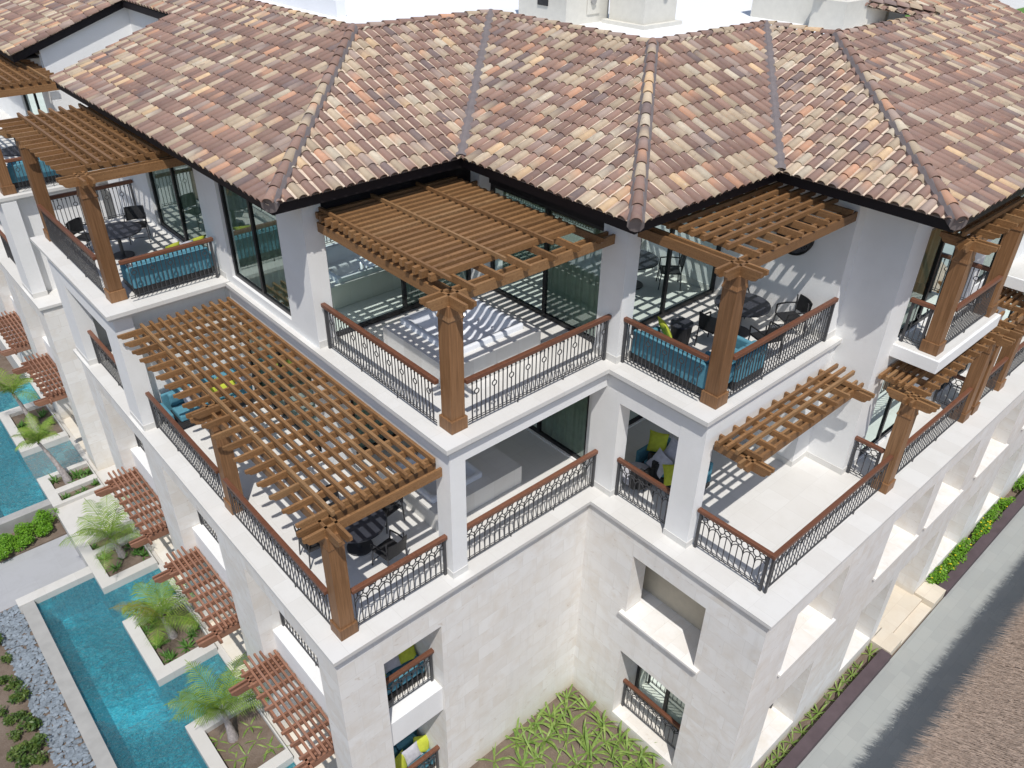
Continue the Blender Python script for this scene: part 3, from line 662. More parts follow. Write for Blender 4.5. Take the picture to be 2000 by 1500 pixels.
def cross(px, py, r=0.5, q=0.1): return [('x', py-q, px-r, px+r, (1,1)), ('x', py+q, px-r, px+r, (1,1)), ('y', px-q, py-r, py+r, (1,1)), ('y', px+q, py-r, py+r, (1,1))]
pergola('pergola', 'large slatted teak pergola over the third floor dining terrace, two tapered brown posts', 'timber pergolas', 'teak_timber', 2.93, 'y',
        fr(0.62, 2.78, 11), (0.52, 9.2), fr(0.72, 9.08, 19), (0.02, 2.86),
        [('y', .42, -.02, 9.22, (1,0)), ('y', .62, -.02, 9.22, (1,0)), ('x', .45, -.02, 2.86, (1,0)), ('x', .65, -.02, 2.86, (1,0)), ('x', 4.95, -.02, 1.0, (1,1)), ('x', 5.15, -.02, 1.0, (1,1))],
        [(.52, .52), (.52, 5.05)], 0.0)
pergola('pergola', 'dense slatted teak pergola shading the white hot tub under the roof eaves', 'timber pergolas', 'teak_timber', 6.40, 'x',
        fr(0.95, 4.62, 19), (3.13, 6.62), fr(3.60, 6.75, 6), (0.28, 4.7),
        [('y', 3.20, .02, 4.7, (1,0)), ('y', 3.38, .02, 4.7, (1,0)), ('x', .50, 2.75, 7.28, (1,0)), ('x', .68, 2.75, 7.28, (1,0)), ('x', 4.6, 3.3, 7.2, (0,0))],
        [(3.29, .59)], 3.39, top_rails=[3.27, 4.48, 5.62], sw_=0.085, sh=0.13)
pergola('pergola', 'teak pergola on one brown post over the fourth floor terrace with round dining table', 'timber pergolas', 'teak_timber', 6.56, 'x',
        fr(-1.72, -.15, 7), (7.72, 11.57), fr(8.05, 11.3, 8), (-2.22, .75),
        [('y', 7.56, -2.6, .14, (1,0)), ('y', 7.74, -2.6, .14, (1,0)), ('x', -2.16, 7.1, 11.6, (1,0)), ('x', -1.98, 7.1, 11.6, (1,0))],
        [(7.65, -2.07)], 3.39)
pergola('pergola', 'long teak pergola over the upper left terrace with round table and blue sofa', 'timber pergolas', 'teak_timber', 6.58, 'y',
        fr(.62, 2.4, 8), (9.9, 15.4), fr(10.1, 15.2, 14), (.0, 2.86),
        [('y', .33, 9.35, 15.3, (1,0)), ('y', .51, 9.35, 15.3, (1,0)), ('x', 9.75, -.08, 2.86, (1,0)), ('x', 9.93, -.08, 2.86, (1,0)), ('x', 14.55, -.08, .9, (1,1)), ('x', 14.73, -.08, .9, (1,1))],
        [(.42, 9.84), (.42, 14.64)], 3.39)
pergola('pergola', 'teak pergola of the farthest left terrace, cut off by the left edge', 'timber pergolas', 'teak_timber', 6.58, 'y',
        fr(.62, 2.4, 8), (19.2, 25.2), fr(19.4, 25.0, 14), (.0, 2.86),
        [('y', .33, 18.8, 25.3, (1,0)), ('y', .51, 18.8, 25.3, (1,0)), ('x', 19.2, -.08, 2.86, (1,0)), ('x', 19.38, -.08, 2.86, (1,0))],
        [(.42, 19.3), (.42, 24.2)], 3.39)
pergola('pergola', 'narrow teak pergola fixed to the white wall above the empty sunlit terrace', 'timber pergolas', 'teak_timber', 2.88, 'x',
        [-2.56, -2.74, -2.95], (7.3, 11.75), fr(7.62, 11.35, 9), (-3.35, -2.37),
        [('x', -3.08, 7.25, 11.75, (1,1)), ('x', -3.22, 7.25, 11.75, (1,1)), ('y', 7.50, -3.62, -2.37, (1,0)), ('y', 7.62, -3.62, -2.37, (1,0)), ('y', 11.35, -3.62, -2.37, (1,0)), ('y', 11.5, -3.62, -2.37, (1,0))],
        [], origin=(7.4, -2.37, 2.7))
pergola('pergola', 'teak pergola under the projecting balcony on three brown posts, far right', 'timber pergolas', 'teak_timber', 2.78, 'x',
        fr(-3.95, -3.36, 5), (12.2, 17.6), fr(12.45, 17.2, 12), (-4.42, -3.3),
        [('x', -4.23, 11.95, 17.7, (1,1)), ('x', -4.07, 11.95, 17.7, (1,1))]+cross(12.25, -4.15, .55, .08)[2:]+cross(16.55, -4.15, .5, .08)[2:]+cross(17.15, -4.15, .5, .08)[2:],
        [(12.25, -4.15), (16.55, -4.12), (17.12, -4.12)], 0.0)
pergola('pergola', 'teak pergola under the eave above the small fourth floor balcony', 'timber pergolas', 'teak_timber', 6.2, 'x',
        fr(-3.9, -3.36, 4), (12.7, 16.3), fr(13.3, 16.0, 7), (-4.38, -3.3),
        [('x', -4.05, 12.5, 16.4, (1,1)), ('x', -3.9, 12.5, 16.4, (1,1))]+cross(12.95, -3.97, .55, .08)[2:]+cross(15.7, -3.97, .6, .08)[2:],
        [(12.95, -3.97), (15.72, -3.99)], 3.39)
pergola('pergola', 'teak pergola on two posts at the second balcony, right edge of the photo', 'timber pergolas', 'teak_timber', 2.78, 'x',
        fr(-3.95, -3.36, 5), (18.0, 23.0), fr(18.3, 22.8, 11), (-4.42, -3.3),
        [('x', -4.23, 17.9, 23.0, (1,1)), ('x', -4.07, 17.9, 23.0, (1,1))], [(18.9, -4.12), (22.5, -4.12)], 0.0)
GP = ['lowest', 'second lowest', 'third', 'fourth', 'farthest']
for i, (a, b) in enumerate(LOP):
    lab = ['reddish slatted pergola beside the palm nearest the lower edge, hung on the stone facade', 'reddish slatted pergola behind the palm with the yellow drooping frond',
           'reddish slatted pergola facing the grey path, over the planter with dark spiky plants', 'dark reddish pergola behind the tall bright palm at the left', 'reddish pergola at the left edge of the photo, uppermost of the row'][i]
    pergola('pergola', lab, 'reddish pergolas over the pool terraces', 'reddish_timber', -3.72, 'y',
        fr(-.38, .30, 6), (a+.05, b+.22), fr(a+.3, b-.12, 8), (-.62, .36),
        [('y', -.50, a-.15, b+.12, (1,1)), ('x', a+.12, -.98, .36, (1,0)), ('x', a+.24, -.98, .36, (1,0)), ('x', b-.32, -.98, .36, (1,0)), ('x', b-.2, -.98, .36, (1,0))],
        [], origin=(.36, (a+b)/2, -3.9), sw_=.052, sh=.07)

# ------------------------------------------------------------ balustrades
def railing(label, p0, p1, z, style='arch', h=1.0, posts=(1, 1), group='iron balustrades with wooden handrails'):
    dx, dy = p1[0]-p0[0], p1[1]-p0[1]; L = math.hypot(dx, dy)
    t = thing('balustrade', label, 'railing', (p0[0], p0[1], z), math.atan2(dy, dx), group)
    m = MB(); m.box(-.05, L+.05, -.05, .05, h-.045, h+.045); m.build('handrail', 'handrail_wood', t, bevel=0.012)
    for k, on in enumerate(posts):
        if on:
            q = 0.025 if k == 0 else L-0.025; pm = MB(); pm.box(q-.028, q+.028, -.024, .024, .004, h-.045); pm.build('post', 'dark_iron', t)
    m = MB(); r = 0.0115; z0 = 0.10; z1 = h-0.07
    m.bar((0,0,z0), (L,0,z0), .012); m.bar((0,0,z0+.05), (L,0,z0+.05), .008) ; m.bar((0,0,z1+.01), (L,0,z1+.01), .011)
    if style == 'arch':
        n = max(2, round(L/0.27)); w_ = L/n
        zt = z1; ro = min(w_*.30, .085); rs = w_*.5-ro*.88
        for i in range(n+1):
            x = i*w_
            # stem under each large oval
            m.bar((x,0,z0), (x,0,zt-2*ro-.10), r)
            for s in (-1, 1):
                if (i == 0 and s < 0) or (i == n and s > 0): continue
                pts = [(x+s*w_*.5*math.sin(math.pi/2*k/5), 0, (zt-2*ro-.11)+(.115+0.05)*(1-math.cos(math.pi/2*k/5))*0+ (ro+.06)*math.sin(math.pi/2*k/5)*(.95)) for k in range(6)]
                pts = [(x+s*w_*.5*(1-math.cos(math.pi/2*k/5)), 0, (zt-2*ro-.20)+(.17)*math.sin(math.pi/2*k/5)) for k in range(6)]
                m.path(pts, r)
            if i < n or True:
                if 0 < i < n or True:
                    pts = []
                    for k in range(13):
                        t_ = 2*math.pi*k/12
                        px = x+ro*.92*math.cos(t_)
                        pts.append((min(max(px, 0), L), 0, zt-ro-.012+(ro+.0)*1.12*math.sin(t_)*1.0))
                    m.path(pts, r)
        for i in range(n):
            x = (i+.5)*w_
            m.path([(x+rs*math.cos(2*math.pi*k/8), 0, zt-ro-.012+rs*math.sin(2*math.pi*k/8)) for k in range(9)], r)
            m.bar((x,0,z0), (x,0,zt-2*ro-.035), r); m.bar((x,0,zt-ro-.012-rs), (x,0,zt-2*ro-.035), r)
            for s in (-1, 1): m.bar((x+s*w_*.5,0,zt-2*ro-.10), (x+s*w_*.5,0,zt-2*ro-.02), r)
    else:
        n = max(4, round(L/0.105)); w_ = L/n
        for i in range(1, n):
            x = i*w_
            if i % 4 == 2:
                zc = z1-.24; rr = .055
                m.bar((x,0,z0), (x,0,zc-rr), r); m.bar((x,0,zc+rr), (x,0,z1), r)
                m.path([(x+rr*math.cos(2*math.pi*k/12), 0, zc+rr*math.sin(2*math.pi*k/12)) for k in range(13)], .011)
            else:
                m.bar((x,0,z0), (x,0,z1), r)
            m.bar((x,0,z1-.05), (x,0,z1-.02), .018, 6)
    n = max(1, round(L/1.3))
    for i in range(1, n):
        x = i*L/n; m.bar((x,0,.005), (x,0,z0), .014)
    m.build('iron_panel', 'dark_iron', t)
    return t
RH = 1.02
railing('arched iron railing along the left edge of the dining terrace, between the two brown posts', (.35, 4.82), (.35, .72), 0, h=RH, posts=(0,0))
railing('arched iron railing in front of the blue sofa on the lower left terrace', (.35, 9.2), (.35, 5.26), 0, h=RH, posts=(1,0))
railing('short arched iron railing between the corner post and the white pier', (.74, .40), (2.84, .40), 0, h=RH, posts=(0,1))
railing('arched iron railing in front of the shaded hot tub loggia', (3.27, .34), (7.12, .34), 0, h=RH, posts=(0,1))
railing('arched iron railing in the opening with four scatter cushions', (7.30, -.2), (7.30, -1.75), 0, h=RH)
railing('arched iron railing on the inner side of the empty terrace', (7.32, -2.44), (7.32, -4.1), 0, h=RH)
railing('long arched iron railing along the outer edge of the empty terrace', (7.32, -4.18), (12.04, -4.18), 0, h=RH, posts=(1,0))
railing('long arched iron railing between the brown posts on the far right terrace', (12.46, -4.18), (16.35, -4.18), 0, h=RH, posts=(0,0))
railing('arched iron railing of the terrace touching the right edge of the photo', (17.4, -4.18), (22.3, -4.18), 0, h=RH, posts=(0,0))
railing('very short railing between the white wall and the brown post on the right terrace', (12.15, -3.32), (12.15, -3.93), 0, h=RH)
railing('short dividing railing beside the twin brown posts at far right', (16.75, -3.32), (16.75, -3.93), 0, h=RH)
railing('arched iron railing in the white opening left of the lower left terrace', (.30, 13.38), (.30, 10.2), 0, h=RH)
railing('arched railing in the white opening at the left edge of the photo', (.30, 23.0), (.30, 20.15), 0, h=RH)
for i, (a, b) in enumerate(LOP):
    railing(['arched railing behind the white parapet just below the corner brown post', 'arched railing behind the second white parapet along the stone facade', 'small visible railing behind the third white parapet of the stone facade',
             'railing seen edge-on in the stone opening above the dark reddish pergola', 'railing of the farthest stone opening at the left'][i], (.62, b-.03), (.62, a+.03), -3.05, h=.95)
    
railing('arched railing with wooden rail in front of the blue sofa in the stone wall opening', (1.08, .5), (2.42, .5), -3.14, h=.98, posts=(0,1))
railing('wooden handrail and iron railing of the ground floor opening, bottom edge of the photo', (1.08, .5), (2.42, .5), -6.7, h=.98, posts=(0,1))
railing('iron railing with reddish rail in the ground floor opening beside the lily bed', (7.1, -1.36), (7.1, -3.28), -6.45, h=1.0)
railing('railing in the first ground floor opening of the right facade', (8.1, -4.05), (9.95, -4.05), -6.33, h=1.0)
railing('railing in the second ground floor opening of the right facade, nearly hidden', (12.33, -4.05), (14.0, -4.05), -6.33, h=1.0)
# ringed railings of the fourth floor
railing('ringed iron railing left of the centre post in front of the white hot tub', (3.05, 4.6), (3.05, .78), 3.39, 'ring', RH, (1,0))
railing('ringed iron railing right of the centre post in front of the white hot tub', (3.5, .42), (7.22, .42), 3.39, 'ring', RH, (0,1))
railing('ringed iron railing in front of the blue sofa on the right fourth floor terrace', (7.42, .12), (7.42, -1.88), 3.39, 'ring', RH, (1,0))
railing('ringed iron railing in front of the round table on the right fourth floor terrace', (7.86, -2.22), (11.55, -2.22), 3.39, 'ring', RH, (0,1))
railing('ringed iron railing at the near end of the upper left terrace, before the blue sofa', (.62, 9.42), (2.75, 9.42), 3.39, 'ring', RH, (0,1))
railing('long ringed railing on the left edge of the upper left terrace', (.25, 14.4), (.25, 10.08), 3.39, 'ring', RH, (0,0))
railing('ringed railing at the far end of the upper left terrace, behind the round table', (.6, 14.9), (2.8, 14.9), 3.39, 'ring', RH, (0,1))
railing('ringed railing of the farthest left terrace with a blue sofa behind', (.62, 19.1), (2.75, 19.1), 3.39, 'ring', RH, (0,1))
railing('very short ringed railing between the white wall and the balcony post', (12.85, -3.32), (12.85, -3.78), 3.39, 'ring', RH)
railing('ringed railing along the outer edge of the small projecting balcony', (13.16, -4.1), (15.5, -4.1), 3.39, 'ring', RH, (0,0))
railing('short ringed railing at the far end of the small projecting balcony', (15.8, -3.32), (15.8, -3.78), 3.39, 'ring', RH)
#FURNITURE
# ------------------------------------------------------------ furniture
def pillow_mesh(mat, w_=.46, d=.15):
    m = MB(); n = 10
    for sgn in (1, -1):
        b = len(m.v)
        for i in range(n+1):
            for j in range(n+1):
                u, v = -1+2*i/n, -1+2*j/n
                e = (1-abs(u)**2.6)*(1-abs(v)**2.6); pin = 1-.10*(1-abs(u)**2)*abs(v)**3-.0
                pin2 = 1-.10*(1-abs(v)**2)*abs(u)**3
                m.v.append((u*w_/2*pin2, v*w_/2*pin, sgn*d/2*max(e, 0)**.55))
        for i in range(n):
            for j in range(n):
                a = b+i*(n+1)+j; m.f.append((a, a+1, a+n+2, a+n+1))
    return m.mesh('cushion', mat, True)
PM = {k: pillow_mesh(k+'_fabric') for k in ('lime', 'grey')}
def pillow(kind, label, loc, rot, s=1.0, group='scatter cushions'):
    o = bpy.data.objects.new('scatter_cushion', PM[kind]); col.objects.link(o); o.location = loc; o.rotation_euler = [R(a) for a in rot]; o.scale = (s, s, s)
    return tag(o, label, 'cushion', group)
def cush(m, x0, x1, y0, y1, z0, z1): m.box(x0, x1, y0, y1, z0, z1)
def make_sofa(L, label, group='blue outdoor sofas'):
    """back along +y side, length along x, origin at the centre of the foot"""
    t = thing('sofa', label, 'sofa', (0,0,0), 0, group); D = .82
    MB().box(-L/2, L/2, -D/2, D/2, .08, .24).build('frame', 'black_rattan', t, bevel=.01)
    n = 2 if L < 2.1 else 3; w_ = (L-.24)/n
    for i in range(n):
        x = -L/2+.12+i*w_
        MB().box(x+.008, x+w_-.008, -D/2+.01, D/2-.2, .245, .43).build('seat_cushion', 'blue_fabric', t, bevel=.045)
        MB().box(x+.008, x+w_-.008, D/2-.27, D/2-.1, .435, .80).build('back_cushion', 'blue_fabric', t, bevel=.05)
    MB().box(-L/2, L/2, D/2-.09, D/2, .2, .76).build('backrest', 'blue_fabric', t, bevel=.03)
    for s in (-1, 1): MB().box(s*L/2-.06-.055, s*L/2-.06+.055, -D/2, D/2-.1, .2, .58).build('armrest', 'blue_fabric', t, bevel=.035)
    for sx in (-1, 1):
        for sy in (-1, 1): MB().box(sx*(L/2-.06)-.025, sx*(L/2-.06)+.025, sy*(D/2-.06)-.025, sy*(D/2-.06)+.025, .004, .09).build('leg', 'dark_iron', t)
    return t
def put(t, loc, rz): t.location = loc; t.rotation_euler = (0, 0, R(rz)); return t
put(make_sofa(1.9, 'blue outdoor sofa seen through the ringed railing of the upper left terrace'), (1.75, 10.0, 3.392), 180)
put(make_sofa(1.95, 'blue outdoor sofa behind the ringed railing of the right fourth floor terrace'), (7.98, -.95, 3.392), 90)
put(make_sofa(1.0, 'small blue seat beside the brown post on the right fourth floor terrace'), (8.75, -1.72, 3.392), 180)
put(make_sofa(2.1, 'blue outdoor sofa at the far end of the pergola covered lower left terrace'), (1.72, 9.02, .002), 0)
put(make_sofa(1.5, 'dark blue sofa under four scatter cushions in the white wall opening'), (8.72, -.75, .002), -90)
put(make_sofa(1.36, 'blue sofa with green cushions in the second floor opening of the front stone wall'), (1.76, 1.22, -3.395), 0)
put(make_sofa(1.36, 'blue sofa in the ground floor opening at the bottom edge'), (1.76, 1.05, -6.745), 0)
put(make_sofa(1.9, 'blue outdoor sofa on the farthest left terrace'), (1.5, 19.85, 3.392), 180)
P = pillow
P('lime', 'lime cushion with sun stripes at the left of the upper left sofa', (2.05, 10.25, 4.02), (70, 0, 200))
P('grey', 'pale grey cushion between two lime ones on the upper left terrace', (2.42, 10.32, 3.98), (60, 10, 170))
P('lime', 'lime cushion in the shade right of the grey one, upper left terrace', (2.72, 10.35, 4.0), (64, 0, 190))
P('lime', 'lime cushion with shadow stripes behind the rail of the right fourth floor terrace', (8.30, -.25, 4.02), (62, 0, 60))
P('lime', 'lime cushion right of the brown post behind the ringed railing', (8.75, -1.9, 4.0), (58, 0, 170))
P('grey', 'pale cushion low behind the ringed railing right of the post', (9.2, -1.9, 3.85), (50, 10, 200))
P('lime', 'lime cushion under the slats on the lower left sofa, leftmost', (1.85, 8.98, .62), (60, 0, 20)); P('lime', 'second lime cushion under the slats on the lower left sofa', (2.25, 9.0, .62), (60, 0, -15))
P('grey', 'grey cushion under the slats beside the lime ones', (2.55, 8.95, .6), (60, 0, -40)); P('grey', 'grey cushion at the blue arm of the lower left sofa', (1.3, 9.1, .62), (62, 0, 10))
def P2(kind, label, loc, az, tilt, spin, sc_=1.0):
    """cushion facing azimuth az, leaning back by tilt, turned in its own plane by spin"""
    o = pillow(kind, label, loc, (0, 0, 0), sc_); m_ = Matrix.Rotation(R(az), 3, 'Z') @ Matrix.Rotation(R(90-tilt), 3, 'Y') @ Matrix.Rotation(R(spin), 3, 'Z'); o.rotation_euler = m_.to_euler(); return o
P2('lime', 'lime cushion at the back left of the pile in the white opening', (8.66, -.22, .84), 185, 28, 12, 1.12); P2('grey', 'grey cushion at the back right of the pile in the white opening', (8.70, -.72, .84), 195, 30, -14, 1.12)
P2('grey', 'grey cushion at the front left of the pile in the white opening', (8.28, -.62, .66), 188, 32, -22, 1.12); P2('lime', 'lime cushion at the front right of the pile in the white opening', (8.22, -1.08, .64), 190, 42, 28, 1.12)
P('lime', 'shaded green cushion at the left end of the second floor sofa', (1.38, 1.2, -2.72), (62, 0, 8)); P('grey', 'pale cushion between green ones on the second floor sofa', (1.82, 1.24, -2.70), (66, 0, -5)); P('lime', 'green cushion at the right end of the second floor sofa', (2.22, 1.2, -2.70), (62, 0, -12))
P('lime', 'sunlit green cushion at the left of the ground floor sofa', (1.58, .92, -6.05), (66, 14, 20), 1.1); P('grey', 'sunlit white cushion in the middle of the ground floor sofa', (1.98, .95, -6.03), (70, -8, -2)); P('lime', 'sunlit green cushion at the right of the ground floor sofa', (2.28, .98, -6.0), (66, 18, -14), 1.05)

def make_chair(label):
    t = thing('dining_chair', label, 'chair', (0,0,0), 0, 'black dining chairs')
    MB().box(-.24, .24, -.24, .24, .42, .455).build('seat', 'black_rattan', t, bevel=.01)
    m = MB(); n = 8; pts = [(-.25+.5*i/n, -.24-.05*math.sin(math.pi*i/n)) for i in range(n+1)]
    for (xa, ya), (xb, yb) in zip(pts, pts[1:]):
        b = len(m.v); m.v += [(xa,ya,.50),(xb,yb,.50),(xb,yb-.05,.86),(xa,ya-.05,.86),(xa,ya-.02,.50),(xb,yb-.02,.50),(xb,yb-.07,.86),(xa,ya-.07,.86)]
        m.f += [(b,b+1,b+2,b+3),(b+7,b+6,b+5,b+4),(b+3,b+2,b+6,b+7),(b,b+4,b+5,b+1)]
    m.build('backrest', 'black_rattan', t)
    for sx in (-1, 1):
        MB().bar((sx*.23,.22,.44), (sx*.25,.26,.004), .016).build('leg', 'dark_iron', t)
        MB().bar((sx*.23,-.22,.87), (sx*.25,-.28,.004), .016).build('leg', 'dark_iron', t)
        MB().path([(sx*.25,-.27,.66),(sx*.27,0,.67),(sx*.26,.22,.65),(sx*.24,.23,.44)], .017).build('armrest', 'black_rattan', t)
    MB().path([(-.24,.23,.16),(.24,.23,.16)], .01).build('stretcher', 'dark_iron', t)
    return t
ch = make_chair('black dining chair nearest the corner post, its back toward the short railing')
put(ch, (2.12, 1.36, .002), 8)
CH = [((2.80, 2.45, .002), 100, 'black dining chair right of the dark table on the lower left terrace'), ((1.12, 2.55, .002), 265, 'black dining chair nearly hidden by the corner post, left of the dark table'),
      ((1.95, 3.1, .002), 185, 'black dining chair under the pergola slats behind the dark table'),
      ((2.15, 13.0, 3.392), 160, 'black dining chair behind the round table, upper left terrace'), ((.85, 13.0, 3.392), 215, 'black dining chair behind the second post of the upper left terrace'),
      ((11.05, -.1, 3.392), 135, 'black dining chair against the shaded wall behind the round table'), ((9.45, -.7, 3.392), 275, 'black dining chair just left of the post on the right fourth floor terrace'),
      ((11.15, -1.5, 3.392), 60, 'black dining chair with pointed back near the end of the railing'), ((9.95, -1.65, 3.392), 340, 'black dining chair between the round table and the ringed railing'),
      ((1.8, 22.0, 3.392), 180, 'black dining chair on the farthest left terrace')]
for loc, rz, lab in CH: copy_tree(ch, loc, R(rz), lab)
def make_table(label, r, zt):
    t = thing('round_table', label, 'table', (0,0,0), 0, 'round dining tables')
    MB().cyl(0, 0, zt-.035, zt, r, 40).build('table_top', 'table_top_dark', t)
    MB().cyl(0, 0, .03, zt-.035, .045, 12).build('pedestal', 'dark_iron', t); MB().cyl(0, 0, .004, .03, .28, 28).build('foot_plate', 'dark_iron', t)
    return t
ta = make_table('dark blue-grey round dining table on the pergola covered lower left terrace', .60, .72); put(ta, (1.93, 2.2, .002), 0)
copy_tree(ta, (1.42, 12.25, 3.392), 0, 'dark round table with sun stripes on the upper left terrace'); copy_tree(ta, (10.4, -.72, 3.392), 0, 'dark round dining table on the right fourth floor terrace')
copy_tree(ta, (1.4, 21.2, 3.392), 0, 'dark round table on the farthest left terrace')
t = thing('side_stool', 'black drum-shaped stool behind the blue sofa on the right terrace', 'stool', (8.95, -.2, 3.392))
MB().cyl(0,0,.03,.5,.2,20,.24).build('body', 'black_rattan', t); MB().cyl(0,0,.5,.53,.25,24).build('seat', 'table_top_dark', t)
t = thing('curved_chair', 'dark curved wicker chair in the shade of the white opening', 'chair', (7.95, -.25, .002))
m = MB()
for i in range(13):
    pass
pts = [(.42*math.cos(R(200+i*20)), .42*math.sin(R(200+i*20))) for i in range(9)]
for (xa, ya), (xb, yb) in zip(pts, pts[1:]): m.box(min(xa,xb)-.02, max(xa,xb)+.02, min(ya,yb)-.02, max(ya,yb)+.02, .2, .72)
m.build('backrest', 'black_rattan', t); MB().cyl(0,0,.18,.36,.38,20).build('seat', 'grey_fabric', t, bevel=.03)
# hot tubs
def rrect(hx, hy, r, n=6):
    p = []
    for cx, cy, a in ((hx-r, hy-r, 0), (-hx+r, hy-r, 90), (-hx+r, -hy+r, 180), (hx-r, -hy+r, 270)):
        for i in range(n+1): p.append((cx+r*math.cos(R(a+90*i/n)), cy+r*math.sin(R(a+90*i/n))))
    return p
def hot_tub(label, cx, cy, z0, hx, hy, hz, px, py, off):
    t = thing('hot_tub', label, 'hot tub', (cx, cy, z0), 0, 'white hot tubs')
    ox, oy = off; m = MB(); k = hz-.05
    # plinth as a ring of stone round the tub
    m.box(-px+ox, -hx, -py+oy, py+oy, .004, k); m.box(hx, px+ox, -py+oy, py+oy, .004, k); m.box(-hx, hx, -py+oy, -hy, .004, k); m.box(-hx, hx, hy, py+oy, .004, k)
    m.build('plinth', 'terrace_stone', t)
    m = MB(); L = [(1.0, k-.02, .06), (1.0, hz+.05, .06), (.985, hz+.065, .07), (.88, hz+.065, .1), (.85, hz+.02, .14), (.82, hz-.12, .2), (.74, hz-.30, .25), (.70, hz-.33, .25), (.52, hz-.36, .3), (.46, hz-.55, .3), (.40, hz-.60, .25), (.02, hz-.61, .005)]
    rings = []
    for s, z, r in L:
        p = rrect(hx*s, hy*s, r); b = len(m.v); m.v += [(x, y, max(z, .02)) for x, y in p]; rings.append((b, len(p)))
    for (a, n), (b, _) in zip(rings, rings[1:]):
        for i in range(n): j = (i+1) % n; m.f.append((a+i, a+j, b+j, b+i))
    m.f.append(tuple(rings[-1][0]+i for i in range(rings[-1][1])))
    m.build('tub_shell', 'tub_acrylic', t, smooth=True)
    m = MB()
    for x, y in ((.45, .62), (.45, .2), (.45, -.25), (-.3, -.7), (-.6, -.72)): m.bar((x*hx*1.55, y*hy*1.1, hz-.22), (x*hx*1.55-.03, y*hy*1.1, hz-.22), .035, 12)
    m.build('jet_nozzle', 'chrome', t)
    m = MB(); m.path([(-hx*.2, hy*.92, hz+.06), (-hx*.2, hy*.92, hz+.2), (-hx*.2, hy*.8, hz+.26), (-hx*.2, hy*.68, hz+.22)], .02, 8); m.cyl(-hx*.2-.12, hy*.92, hz+.06, hz+.12, .02, 8); m.cyl(-hx*.2+.12, hy*.92, hz+.06, hz+.12, .02, 8)
    m.build('tap', 'chrome', t); return t
hot_tub('white hot tub on a stone plinth striped by the pergola shadow on the fourth floor', 5.2, 2.72, 3.392, .93, .95, .62, 1.22, 1.14, (-.08, -.1))
hot_tub('white hot tub on a stone plinth in the shaded third floor loggia', 4.3, 2.6, .002, .72, .78, .55, 1.25, 1.1, (.38, .02))
# wall lamp
t = thing('wall_lamp', 'round black wall lamp with crescent shaped mesh on the shaded wall', 'lamp', (11.6, -1.0, 5.5))
m = MB(); m.bar((-.03,0,0), (-.002,0,0), .43, 36); m.build('back_plate', 'frame_black', t)
m = MB(); m.path([(-.09, .42*math.cos(R(a)), .42*math.sin(R(a))) for a in range(0, 361, 12)], .022, 6); m.build('rim', 'frame_black', t)
m = MB(); rng = random.Random(5)
for i in range(170):
    a, b = rng.uniform(0, 2*math.pi), rng.uniform(0, 2*math.pi)
    p, q = Vector((.40*math.cos(a), .40*math.sin(a))), Vector((.40*math.cos(b), .40*math.sin(b)))
    c = Vector((.22, .10)); r_ = .34; seg = 16; prev = None
    for k in range(seg+1):
        s = p.lerp(q, k/seg)
        if (s-c).length > r_:
            if prev is not None: m.bar((-.08, prev.x, prev.y), (-.08, s.x, s.y), .004)
            prev = s
        else: prev = None
m.build('lamp_shade', 'lamp_mesh', t)

# ------------------------------------------------------------ pools, planters, outdoor ground objects
WZ = -6.90
def pool(label, x0, x1, y0, y1, inlets, zf=-8.0):
    t = thing('swimming_pool', label, 'pool', (x0, y0, zf), 0, 'blue plunge pools')
    def loc(o): o.data.transform(Matrix.Translation((-x0, -y0, -zf))); return o
    BT = WZ-.012; v = Vox(); v.add(x0-.003, x1+.003, y0-.003, y1+.003, zf-.2, BT)
    for a, b in inlets: v.add(x1+.003, x1+1.69, a-.003, b+.003, zf-.2, BT)
    e = .004; v.sub(x0+e, x1-e, y0+e, y1-e, zf, BT)
    for a, b in inlets: v.sub(x1-e, x1+1.68, a+e, b-e, zf, BT)
    m = v.mb(); o = m.build('basin', 'pool_tile_light_ripples', t); loc(o)
    for a, b in inlets:
        s = MB()
        for k in range(6): s.box(x1+.42+k*.22, x1+1.675, a+.01, b-.01, zf+.002+k*.001, zf+.28+k*.15)
        loc(s.build('steps', 'pool_step_tile', t))
    g = MB(); 
    m = MB(); m.quad((x0+e,y0+e,WZ),(x1-e,y0+e,WZ),(x1-e,y1-e,WZ),(x0+e,y1-e,WZ))
    for a, b in inlets: m.quad((x1-e,a+e,WZ),(x1+1.68,a+e,WZ),(x1+1.68,b-e,WZ),(x1-e,b-e,WZ))
    loc(m.build('water', 'pool_water', t)); return t
pool('long turquoise plunge pool at the lower left, steps rising between the planters', -3.50, -1.80, 1.0, 12.9, [(2.2, 3.2), (5.79, 7.58), (10.32, 11.96)])
pool('second turquoise pool beyond the grey path at the left edge', -3.50, -1.80, 17.5, 30.0, [(18.9, 20.9), (24.4, 26.4)])
def wallobj(name, label, cat, parts, mat='coping_stone', group=None, bev=.008):
    x0, y0 = parts[0][0], parts[0][2]; t = thing(name, label, cat, (x0, y0, parts[0][4]), 0, group)
    v = Vox()
    for b in parts: v.add(*b)
    m = v.mb(); o = m.build('wall', mat, t, bevel=bev); o.data.transform(Matrix.Translation((-x0, -y0, -parts[0][4]))); return t
wallobj('pool_wall', 'grey low wall along the outer side of the lower pool, beside the pebbles', 'wall', [(-3.88, -3.50, .9, 12.9, -8, -6.70)], 'concrete_trough')
wallobj('pool_coping', 'pale stone edge closing the lower pool next to the grey path', 'wall', [(-3.92, -1.80, 12.9, 13.26, -8, -6.68)])
wallobj('pool_wall', 'pale wall with sunlit grey face closing the upper left pool', 'wall', [(-6.5, -1.80, 17.14, 17.5, -8, -6.68)], 'grey_render')
